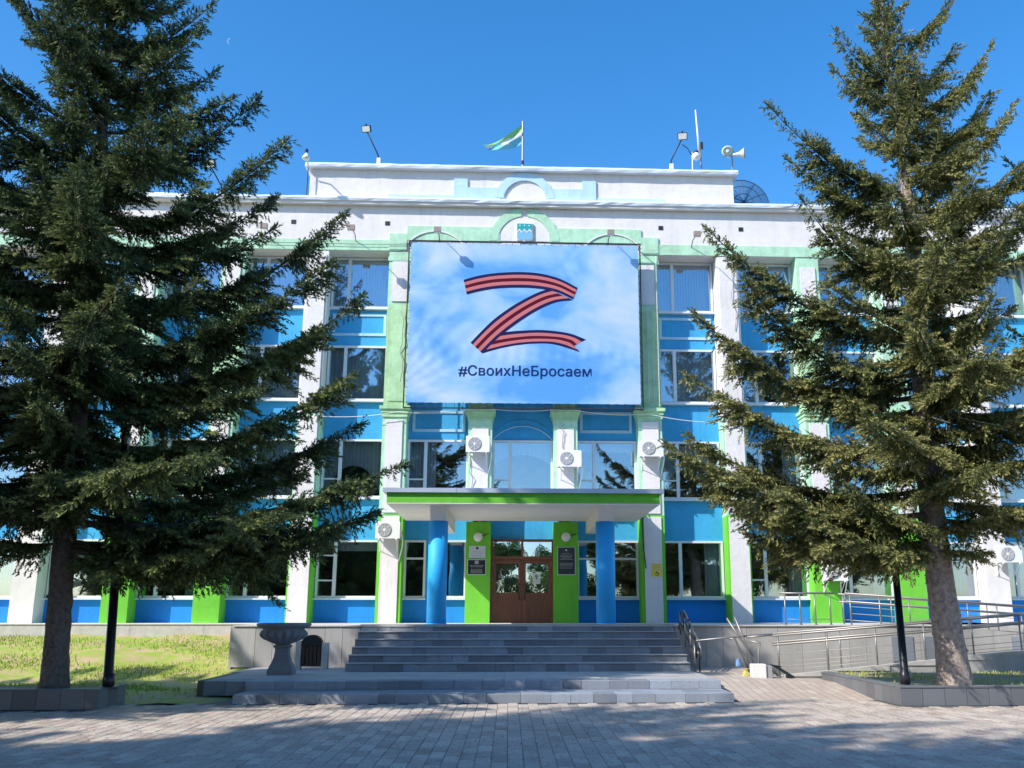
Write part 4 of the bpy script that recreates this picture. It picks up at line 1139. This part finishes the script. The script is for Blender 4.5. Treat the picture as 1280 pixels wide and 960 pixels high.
MB().lathe([(.41, .94), (.38, 1.0), (.2, 1.03), (.02, 1.02)], (-4.82, 21.5, .322), 20).build('soil', earth, t, True)

t = thing('litter_bin', 'dark slatted litter bin with a curved lid between two grey concrete posts', 'litter bin', (-4.58, 23.4, .322))
MB().cbox(-4.93, -4.81, 23.3, 23.5, .322, .96, .01).build('side_post', concrete, t)
MB().cbox(-4.33, -4.19, 23.3, 23.5, .322, .92, .01).build('side_post', concrete, t)
bb = mat('brown_bin_slat', (.05, .03, .02), .6)
for k in range(5): MB().box(-4.79 + k * .09, -4.79 + k * .09 + .07, 23.33, 23.36, .40, .84).build('slat', bb, t)
MB().box(-4.795, -4.35, 23.37, 23.5, .39, .86).build('liner', darkmetal, t)
mb = MB(); pts = [(-4.80, .86)] + [(-4.57 + .24 * math.cos(PI - a * PI / 10), .90 + .20 * math.sin(a * PI / 10)) for a in range(11)] + [(-4.34, .86)]
mb.prism_xz(pts[::-1], 23.31, 23.5); mb.build('lid', darkmetal, t)

def lamp_post(x, y, z, h, r, lean, label, fl=True):
    t = thing('lamp_post', label, 'lamp post', (x, y, z), 'black lamp posts in the planters')
    top = Vector((x + lean, y, z + h))
    MB().tube([(x, y, z), (x, y, z + .25), (x + lean * .1, y, z + .26), tuple(top)], [r * 1.25, r * 1.2, r, r * .82], 20).build('pole', blackpaint, t, True)
    MB().tube([tuple(top), tuple(top + Vector((0, 0, .10)))], [r * 1.15, r * 1.05], 16).build('cap', blackpaint, t, True)
    MB().lathe([(r * 2, 0), (r * 2, .03), (r * 1.3, .05)], (x, y, z), 16).build('base_flange', blackpaint, t)
    MB().box(x - r * 2.2, x - r * .95, y - .06, y + .06, top.z - .25, top.z - .02).build('junction_box', plasticw, t)
    return t
lamp_post(-7.03, 17.98, .30, 4.6, .082, -.16, 'black lamp post in the left planter just right of the large spruce trunk')
lamp_post(7.22, 17.95, .30, 2.78, .072, -.02, 'black lamp post in the right planter left of the pale spruce trunk')

def planter(name, label, x0, x1, y0, y1, side):
    t = thing(name, label, 'planter', ((x0 + x1) / 2, y0, 0))
    rr = random.Random(8); x = x0; H = .335
    while x < x1 - .01:
        w_ = min(.40, x1 - x); MB().box(x + .004, x + w_ - .004, y0 + rr.uniform(0, .004), y0 + .05, 0, H - .03).build('kerb_slab', granited, t); x += w_
    xs = x1 if side > 0 else x0
    y = y0 + .05
    while y < y1 - .01:
        w_ = min(.40, y1 - y); MB().box(xs - .05 if side > 0 else xs, xs if side > 0 else xs + .05, y + .004, y + w_ - .004, 0, H - .03).build('kerb_slab', granited, t); y += w_
    # coping
    x = x0
    while x < x1 - .01:
        w_ = min(.8, x1 - x); MB().cbox(x + .003, x + w_ - .003, y0 - .012, y0 + .22, H - .028, H, .006).build('coping_slab', granited, t); x += w_
    y = y0 + .223
    while y < y1 - .01:
        w_ = min(.8, y1 - y); xa, xb = (xs - .20, xs + .012) if side > 0 else (xs - .012, xs + .20)
        MB().cbox(xa, xb, y + .003, y + w_ - .003, H - .028, H, .006).build('coping_slab', granited, t); y += w_
    B('soil', mat('planter_soil', (.34, .30, .20), .95, col2=(.17, .15, .08), vscale=3, bump=1.0, bscale=12), t, x0 + (.21 if side < 0 else 0), x1 - (.21 if side > 0 else 0), y0 + .23, y1, .02, H - .03)
planter('planter', 'raised dark granite planter around the shaded spruce at left', -20, -6.98, 17.45, 18.68, 1)
planter('planter', 'long dark granite planter around the pale-barked spruce at right', 6.93, 20, 17.5, 21.9, -1)

# ================================================================== TREES
needle = bpy.data.materials.new('spruce_needles'); needle.use_nodes = True
def foliage_mat(m, dark, mid, light, trans=.12):
    n = m.node_tree; L = n.links; b = n.nodes['Principled BSDF']; b.inputs['Roughness'].default_value = .55
    b.inputs['Specular IOR Level'].default_value = .35
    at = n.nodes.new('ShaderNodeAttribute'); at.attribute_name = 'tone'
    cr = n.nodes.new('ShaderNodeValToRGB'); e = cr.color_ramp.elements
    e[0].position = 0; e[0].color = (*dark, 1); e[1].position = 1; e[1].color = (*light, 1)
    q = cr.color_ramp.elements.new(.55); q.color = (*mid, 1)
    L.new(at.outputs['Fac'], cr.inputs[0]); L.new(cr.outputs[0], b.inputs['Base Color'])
    b.inputs['Specular IOR Level'].default_value = .2
    tr = n.nodes.new('ShaderNodeBsdfTranslucent'); mx = n.nodes.new('ShaderNodeMixShader'); mx.inputs[0].default_value = .22
    L.new(cr.outputs[0], tr.inputs['Color']); L.new(b.outputs[0], mx.inputs[1]); L.new(tr.outputs[0], mx.inputs[2]); L.new(mx.outputs[0], n.nodes['Material Output'].inputs[0])
foliage_mat(needle, (.024, .042, .018), (.110, .138, .048), (.36, .34, .13))  # olive tips: young growth, with sunlight put into the light tone
needle2 = bpy.data.materials.new('shaded_spruce_needles'); needle2.use_nodes = True
foliage_mat(needle2, (.014, .032, .018), (.070, .108, .046), (.26, .31, .11))  # darker needle copy: shade on the left crown is put into the colour
leafm = bpy.data.materials.new('broad_leaves'); leafm.use_nodes = True
foliage_mat(leafm, (.05, .10, .02), (.10, .19, .04), (.22, .36, .07))

def tri_mesh(name, V, m_, tone):
    me = bpy.data.meshes.new(name); nv = len(V); nf = nv // 3
    me.vertices.add(nv); me.vertices.foreach_set('co', V.astype(np.float32).ravel())
    me.loops.add(nv); me.loops.foreach_set('vertex_index', np.arange(nv, dtype=np.int32))
    me.polygons.add(nf); me.polygons.foreach_set('loop_start', np.arange(0, nv, 3, dtype=np.int32))
    me.polygons.foreach_set('loop_total', np.full(nf, 3, dtype=np.int32))
    at = me.attributes.new('tone', 'FLOAT', 'FACE'); at.data.foreach_set('value', tone.astype(np.float32))
    me.materials.append(m_); me.update(); me.validate()
    return me

def needles(P, D, Ln, rg, n_t=11, rad=.052, wd=.017):
    """P start points, D unit directions, Ln lengths -> triangle soup of bristly shoots"""
    N = len(P)
    a = np.where(np.abs(D[:, 2:3]) < .9, np.array([[0, 0, 1.0]]), np.array([[1.0, 0, 0]]))
    U = np.cross(D, a); U /= np.linalg.norm(U, axis=1, keepdims=True); Vv = np.cross(D, U)
    t = (np.arange(n_t)[None, :] + rg.random((N, n_t))) / n_t
    ph = rg.random((N, n_t)) * 2 * np.pi
    rd = U[:, None, :] * np.cos(ph)[..., None] + Vv[:, None, :] * np.sin(ph)[..., None]
    base = P[:, None, :] + D[:, None, :] * (t * Ln[:, None])[..., None]
    rr = rad * (1.1 - .55 * t) * (.7 + .6 * rg.random((N, n_t)))
    tip = base + rd * rr[..., None] + D[:, None, :] * (rr * 1.1)[..., None]
    # tangent width vector
    wv = np.cross(np.broadcast_to(D[:, None, :], rd.shape), rd) * (wd * (.7 + .6 * rg.random((N, n_t))))[..., None]
    wv = wv * .6 + np.broadcast_to(D[:, None, :], rd.shape) * (wd * .9)
    A = base - wv; Bq = base + wv
    tri = np.stack([A, Bq, tip], axis=2)     # N,n_t,3,3
    return tri.reshape(-1, 3), np.repeat(np.arange(N), n_t)

def spruce(seed, height, trunk_r, crown_z, tips, nfill, Rmax, lean=(0, 0), dens=1.0, prof_pow=.8, mat_=needle, topbare=0, updraft=1.0, rfun=None, warm=0.0, armfat=1.3, trunkshoots=900):
    """returns (trunk mesh, [limb meshes], crown mesh); base at the origin"""
    rg = np.random.default_rng(seed); rnd = random.Random(seed)
    def axis(z):
        u = z / height
        return Vector((lean[0] * u + .06 * math.sin(z * .6 + seed), lean[1] * u + .05 * math.sin(z * .5), z))
    tb = MB(); K = 70; pts = []; rad = []
    for i in range(K + 1):
        z = height * (i / K) ** 1.25; pts.append(axis(z) - (Vector((0, 0, .1)) if i == 0 else Vector((0, 0, 0))))
        u = z / height; rad.append(trunk_r * (1 - u) ** .85 + .012 + trunk_r * .28 * math.exp(-z / .22))
    tb.tube(pts, rad, 30)
    # bark roughness
    tb.v = [(x + rnd.gauss(0, .009), y + rnd.gauss(0, .009), z + rnd.gauss(0, .01)) for x, y, z in tb.v]
    # knots
    for k in range(16):
        z = rnd.uniform(.5, crown_z + 1.0); a = rnd.uniform(0, 2 * PI); p = axis(z); r_ = trunk_r * (1 - z / height) ** .85
        tb.tube([p + Vector((math.cos(a), math.sin(a), 0)) * r_ * .9, p + Vector((math.cos(a), math.sin(a), .1)) * (r_ + rnd.uniform(.03, .09))], [.045, .03], 7)
    trunk = tb.mesh('trunk', bark if mat_ is needle else mat('shaded_spruce_bark', (0.17, 0.15, 0.14), .95, col2=(0.07, 0.06, 0.055), vscale=12, bump=1.0, bscale=22), (0, 0, 0), True)  # darker bark copy: the left trunk's shade is put into the colour
    limbs = []
    for tp in tips:
        tp = Vector(tp); L_ = math.hypot(tp.x, tp.y); zf = tp.z / height
        rise = (.12 + 1.05 * max(0, zf - .15)) * L_ * .8 * updraft
        z0 = max(crown_z * .75, tp.z - rise); limbs.append((z0, tp, armfat))
    for k in range(nfill):
        u = (k + .5) / nfill; z0 = crown_z + (height - .35 - crown_z) * u ** .95
        rr_ = rfun(z0) if rfun else Rmax * (1 - (z0 - crown_z) / (height - crown_z)) ** prof_pow + .25
        rr_ *= rnd.uniform(.62, 1.08); a = k * 2.39996 + rnd.uniform(-.4, .4)
        if math.sin(a) > .2: rr_ *= .62 if z0 < 8.5 else .78
        if z0 > 8.5 and rnd.random() < .22: continue
        zf = z0 / height; rise = (-.06 + 1.0 * max(0, zf - .22)) * rr_ * rnd.uniform(.7, 1.3) * updraft
        c = axis(z0); limbs.append((z0, Vector((c.x + rr_ * math.cos(a), c.y + rr_ * math.sin(a), z0 + rise)), 1.0))
    LM = []; SP = []; SD = []; SL = []; ST = []
    for k in range(trunkshoots):
        z = height - (height - 6.5) * rnd.random() ** 1.1 if k > 300 else height - 4.5 * rnd.random() ** 1.3; c = axis(z); a = rnd.uniform(0, 2 * PI); q = rnd.uniform(.02, .10 + .07 * min(5, height - z)) + trunk_r * (1 - z / height)
        SP.append((c.x + q * math.cos(a), c.y + q * math.sin(a), z)); SD.append(tuple(Vector((math.cos(a), math.sin(a), rnd.uniform(-.1, 1.2))).normalized())); SL.append(rnd.uniform(.10, .2)); ST.append(rnd.uniform(.3, .8))
    for z0, tp, wgt in limbs:
        s = axis(z0); h = Vector((tp.x - s.x, tp.y - s.y, 0)); L_ = h.length
        if L_ < .05: continue
        hd = h / L_; side = Vector((-hd.y, hd.x, 0)); rise = tp.z - z0
        nseg = 10; cw = rnd.uniform(-.09, .09) * L_
        def cpt(u): return s + hd * (L_ * u) + side * (cw * math.sin(PI * u)) + Vector((0, 0, rise * u ** 2.0 - .05 * L_ * math.sin(PI * u) ))
        pts = [cpt(i / nseg) for i in range(nseg + 1)]
        r0 = .012 + .0105 * L_
        mb = MB(); mb.tube(pts, [r0 * (1 - .88 * i / nseg) for i in range(nseg + 1)], 6); LM.append(mb.mesh('limb', twigm, (0, 0, 0), True))
        nst = max(6, int(L_ / .051 * dens)); ltone = rnd.uniform(-.12, .12)
        ph1, ph2, fr = rnd.uniform(0, 6), rnd.uniform(0, 6), rnd.uniform(1.6, 2.6)
        for i in range(nst):
            u = .12 + .88 * (i + rnd.random()) / nst
            p = cpt(u); d = (cpt(min(1, u + .02)) - cpt(u - .02)).normalized()
            rem = L_ * (1 - u)
            bl = min(.85, .15 + .36 * rem) * (.60 + .40 * min(1, u / .35)) * (.80 + .62 * math.sin(L_ * u * fr * 2.4 + ph1) * math.sin(L_ * u * 1.3 + ph2)) * wgt
            kinds = ((1, 0), (-1, 0)) + (((0, 1),) if rnd.random() < .55 else ()) + (((0, -1),) if rnd.random() < .35 else ())
            for sd, hang in kinds:
                l = bl * rnd.uniform(.45, 1.1)
                if hang == 1: l = min(.42, l * .75); bd = Vector((0, 0, -1)) + d * .35 + side * rnd.uniform(-.3, .3)
                elif hang == -1: l *= .3; bd = Vector((0, 0, .8)) + d * .8
                else: bd = side * sd + d * rnd.uniform(.45, 1.0) + Vector((0, 0, rnd.uniform(-.50, .12)))
                bd.normalize(); m_ = max(1, int(l / .088 * dens))
                bu = bd.cross(Vector((0, 0, 1)));
                if bu.length < .1: bu = side
                bu = bu.normalized()
                for q in range(m_):
                    f = (q + .6) / m_; pp = p + bd * (l * f) + Vector((0, 0, -.18 * l * f * f * (1 if hang != -1 else 0)))
                    for s2 in ((1, -1) if q < m_ - 1 else (0,)):
                        sdv = bd * 1.0 + bu * (s2 * rnd.uniform(.5, 1.1)) + Vector((0, 0, rnd.uniform(-.45, .15)))
                        SP.append(tuple(pp)); SD.append(tuple(sdv.normalized())); SL.append(rnd.uniform(.10, .20))
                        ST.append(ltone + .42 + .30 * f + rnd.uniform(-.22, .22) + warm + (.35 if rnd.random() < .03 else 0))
        # tip leader
        d = (cpt(1) - cpt(.93)).normalized()
        for q in range(5): SP.append(tuple(cpt(1) - d * .04 * q)); SD.append(tuple((d + Vector((rnd.uniform(-.5, .5), rnd.uniform(-.5, .5), rnd.uniform(-.2, .6))) * (q > 0)).normalized())); SL.append(.17); ST.append(.6)
    for k in range(16):
        z = rnd.uniform(crown_z * .85, 9.0); a = rnd.uniform(-2.9, -.2); c = axis(z); l = rnd.uniform(.8, 1.9); mb = MB()
        e1 = c + Vector((math.cos(a), math.sin(a), .05)) * l * .6; e2 = c + Vector((math.cos(a + .15), math.sin(a + .15), -.12)) * l
        mb.tube([c, e1, e2], [.014, .009, .003], 5)
        for q in range(5):
            u = .35 + .13 * q; p = c.lerp(e2, u); d = Vector((rnd.uniform(-.5, .5), rnd.uniform(-.5, .5), rnd.uniform(-.4, .1))) * .45; mb.tube([p, p + d], [.005, .002], 4)
        LM.append(mb.mesh('limb', mat('dead_twig_bark', (.30, .27, .25), .95), (0, 0, 0), True))
    P = np.array(SP); D = np.array(SD); Ln = np.array(SL); T = np.clip(np.array(ST), 0, 1)
    V, idx = needles(P, D, Ln, rg)
    tone = T[idx] + rg.uniform(-.08, .08, len(idx))
    crown = tri_mesh('crown', V, mat_, tone)
    print('SPRUCE', seed, 'shoots', len(P), 'tris', len(V) // 3)
    return trunk, LM, crown
def place_tree(name, label, cat, loc, data, group=None, rz=0, sc=1.0, full=True):
    t = thing(name, label, cat, loc, group, rz); t.scale = (sc, sc, sc)
    link('trunk', data[0], t)
    for l in (data[1] if full else data[1][::2]): link('limb', l, t)
    o = link('crown', data[2], t)
    return t

# left spruce: trunk base (-7.95, 17.95); limb tips given relative to the trunk base
def tipw(px, py, Y):
    a = (px - 690) / 1200.0; b_ = (480 - py) / 1200.0; p = R(13.4); q = R(2.5)
    dx = math.sin(q) * math.cos(p) + a * math.cos(q) - b_ * math.sin(q) * math.sin(p)
    dy = math.cos(q) * math.cos(p) - a * math.sin(q) - b_ * math.cos(q) * math.sin(p)
    dz = math.sin(p) + b_ * math.cos(p)
    return (Y * dx / dy, Y, 1.6 + Y * dz / dy)
TLB = (-7.95, 17.95, .30); TRB = (8.12, 17.95, .30)
def rel(tips, base): return [(x - base[0], y - base[1], z - base[2]) for x, y, z in (tipw(*t_) for t_ in tips)]
tipsL = rel([(505, 580, 17.4), (470, 640, 18.6), (452, 372, 17.7), (430, 268, 18.2), (415, 330, 17.0), (357, 176, 17.6), (340, 250, 18.8), (320, 128, 17.9), (272, 88, 18.3), (266, 6, 17.6),
             (250, 40, 17.2), (440, 470, 17.2), (450, 530, 18.8), (400, 420, 18.9), (235, -60, 17.9), (210, -30, 18.6), (420, 655, 17.0), (350, 640, 16.2), (300, 660, 19.3), (380, 590, 19.5),
             (12, -20, 17.8), (-30, 60, 17.4), (-60, 160, 18), (-100, 260, 17.6), (-140, 420, 18), (-170, 560, 17.8), (60, -60, 17.5), (-60, 660, 17.2), (160, 690, 17.2)], TLB)
rf = random.Random(31)
frontL = [(rf.uniform(.6, 2.3) * math.cos(R(a)), rf.uniform(1.2, 2.6) * math.sin(R(a)), z) for a, z in zip([-100, -70, -130, -50, -90, -150, -35, -110, -80, -60, -120, -95, -75, -140, -45, -105], [3.1, 3.5, 3.9, 4.3, 4.9, 5.3, 5.8, 6.3, 6.9, 7.5, 8.1, 8.8, 9.5, 3.3, 3.6, 10.3])]
frontL2 = [(rf.uniform(.5, 1.5) * math.cos(R(a)) - .02 * z, rf.uniform(.8, 1.7) * math.sin(R(a)), z) for a, z in zip([-60, -120, -90, -40, -140, -75, -105, -50, -130, -85, -65, -115, -95, -30, -150, -80], [9.2, 9.9, 10.6, 11.1, 11.6, 12.0, 12.5, 12.9, 13.4, 13.8, 14.2, 14.7, 15.2, 8.4, 8.8, 15.8])]
frontR = [(x * .8, y * .8, z + .9) for x, y, z in frontL[::2]]
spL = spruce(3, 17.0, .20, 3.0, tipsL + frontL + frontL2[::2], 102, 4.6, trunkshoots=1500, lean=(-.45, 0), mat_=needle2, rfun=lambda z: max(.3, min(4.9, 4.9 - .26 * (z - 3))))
place_tree('spruce', 'large dark shaded spruce at left with a grey trunk in the left planter', 'tree', TLB, spL)
tipsR = rel([(832, 556, 17.4), (858, 470, 18.0), (884, 287, 17.6), (868, 392, 18.3), (960, 132, 17.7), (985, 200, 18.4), (1002, 250, 17.2), (1045, 40, 17.8), (1040, 85, 18.2), (1130, 8, 17.9), (1184, 5, 18.2),
             (1240, 55, 17.7), (1235, 118, 18.5), (1192, 60, 18.6), (900, 620, 17.2), (935, 668, 17.9), (1010, 650, 16.6), (860, 545, 18.8), (880, 600, 18.6), (1268, 130, 17.3), (1290, 260, 18.4),
             (1040, 668, 18.6), (1230, 690, 17.0), (1300, 520, 17.2), (1330, 620, 18.0), (1340, 400, 18.2), (1300, 180, 18.0), (1060, 610, 16.4), (1250, 640, 16.9), (930, 350, 17.0)], TRB)
tipsR = [t_ for t_ in tipsR]
def rfR(z): return max(.30, 3.9 - .335 * (z - 3.5))
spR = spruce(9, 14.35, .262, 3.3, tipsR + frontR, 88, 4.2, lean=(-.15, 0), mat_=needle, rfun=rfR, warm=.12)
place_tree('spruce', 'tall sunlit spruce at right with a pale bark trunk in the right planter', 'tree', TRB, spR)
G_ = 'spruces standing outside the planters'
place_tree('spruce', 'spruce at the far right edge whose branches reach in beside the sunlit one', 'tree', (12.6, 16.4, .3), spR, G_, R(150), .95)
place_tree('spruce', 'spruce at the far left edge whose boughs overlap the shaded one', 'tree', (-15.0, 15.6, .2), spL, G_, R(120), .95)
# trees beyond the frame on the square: they shade the plaza and show in the glass
OFF = [(-15.0, 14.2, 100, .9), (-14.5, 4.6, 200, 1.0), (-9.5, 2.2, 40, 1.0), (-16.5, -.2, 260, 1.35), (-12.0, -2.0, 10, 1.35), (-20.0, 2.0, 330, 1.35), (-5.5, -3.5, 150, 1.2), (-7.8, .4, 80, 1.1), (-18.0, -3.0, 190, 1.35), (-14.5, 1.8, 300, 1.1), (-24.0, -1.0, 60, 1.35)]
for k, (x, y, rz_, s_) in enumerate(OFF):
    place_tree('spruce', 'spruce on the square outside the picture, seen only by shadow and reflection', 'tree', (x, y, 0), spR if k in (3, 6) else spL, 'spruces on the square outside the picture', R(rz_), s_, False)
# broadleaf trees behind the viewer
def broadleaf(seed, H=11, Rr=4.2, n_=30000):
    rg = np.random.default_rng(seed); rnd = random.Random(seed)
    tb = MB(); tb.tube([(0, 0, -.1), (.1, 0, 1.5), (0, .1, 3.5), (.1, 0, H * .8)], [.26, .2, .16, .03], 10)
    cl = []
    LM = []
    for k in range(34):
        a = rnd.uniform(0, 2 * PI); z = rnd.uniform(2.6, H - 1); r_ = Rr * math.sin(PI * min(1, (z - 1.2) / (H - .6))) ** .7 * rnd.uniform(.35, 1)
        c = Vector((r_ * math.cos(a), r_ * math.sin(a), z)); cl.append(c)
        mb = MB(); mb.tube([(0, 0, z * .55), tuple(c * .6 + Vector((0, 0, z * .30))), tuple(c)], [.06, .035, .012], 5); LM.append(mb.mesh('limb', twigm))
    ci = rg.integers(0, len(cl), n_); C_ = np.array([tuple(c) for c in cl])[ci]
    off = rg.normal(0, 1, (n_, 3)); off /= np.linalg.norm(off, axis=1, keepdims=True); off *= (rg.random((n_, 1)) ** .4) * 1.15
    Pc = C_ + off; a = rg.normal(0, 1, (n_, 3)); a /= np.linalg.norm(a, axis=1, keepdims=True)
    b_ = np.cross(a, rg.normal(0, 1, (n_, 3))); b_ /= np.linalg.norm(b_, axis=1, keepdims=True)
    V = np.stack([Pc - a * .12, Pc + b_ * .12, Pc + a * .12], 1).reshape(-1, 3)
    return tb.mesh('trunk', bark), LM, tri_mesh('crown', V, leafm, rg.random(n_))
bl = broadleaf(5)
for k, (x, y, s_) in enumerate([(-14, -20, 1.0), (-7, -24, .8), (0, -20, .66), (5.5, -23, .8), (11, -21, 1.0), (18, -23, 1.1), (25, -20, 1.0), (-21, -22, 1.1), (-28, -20, 1.1)]):
    place_tree('broadleaf_tree', 'leafy tree across the square, seen only as a reflection in the door and window glass', 'tree', (x, y, 0), bl, 'leafy trees across the square', R(k * 77), s_, False)

# fallen needles, cones and leaf bits on the plaza
mb = MB(); rl = random.Random(77)
for k in range(9000):
    x = rl.gauss(rl.choice((-7, -3, 8, 6, 0)), 3.2); y = rl.uniform(10.6, 18.2)
    if y > 17.4 and abs(x) > 6.9: continue
    a = rl.uniform(0, PI); l = rl.uniform(.008, .03); w_ = .004 + .006 * rl.random(); z = .003
    dx, dy = l * math.cos(a), l * math.sin(a); k0 = len(mb.v)
    mb.v += [(x - dx, y - dy, z), (x + dx, y + dy, z + .004), (x - dy * w_ * 40, y + dx * w_ * 40, z + .006)]; mb.f.append((k0, k0 + 1, k0 + 2)); mb.m.append(0)
tag(mb.build('needle_litter', mat('dry_litter', (.20, .13, .07), .9)), 'fallen needles and leaf bits scattered over the paving', 'litter', kind='stuff')

# render defaults
SC.render.engine = 'CYCLES'
SC.cycles.max_bounces = 6; SC.cycles.transparent_max_bounces = 12
SC.render.resolution_x = 1024; SC.render.resolution_y = 768
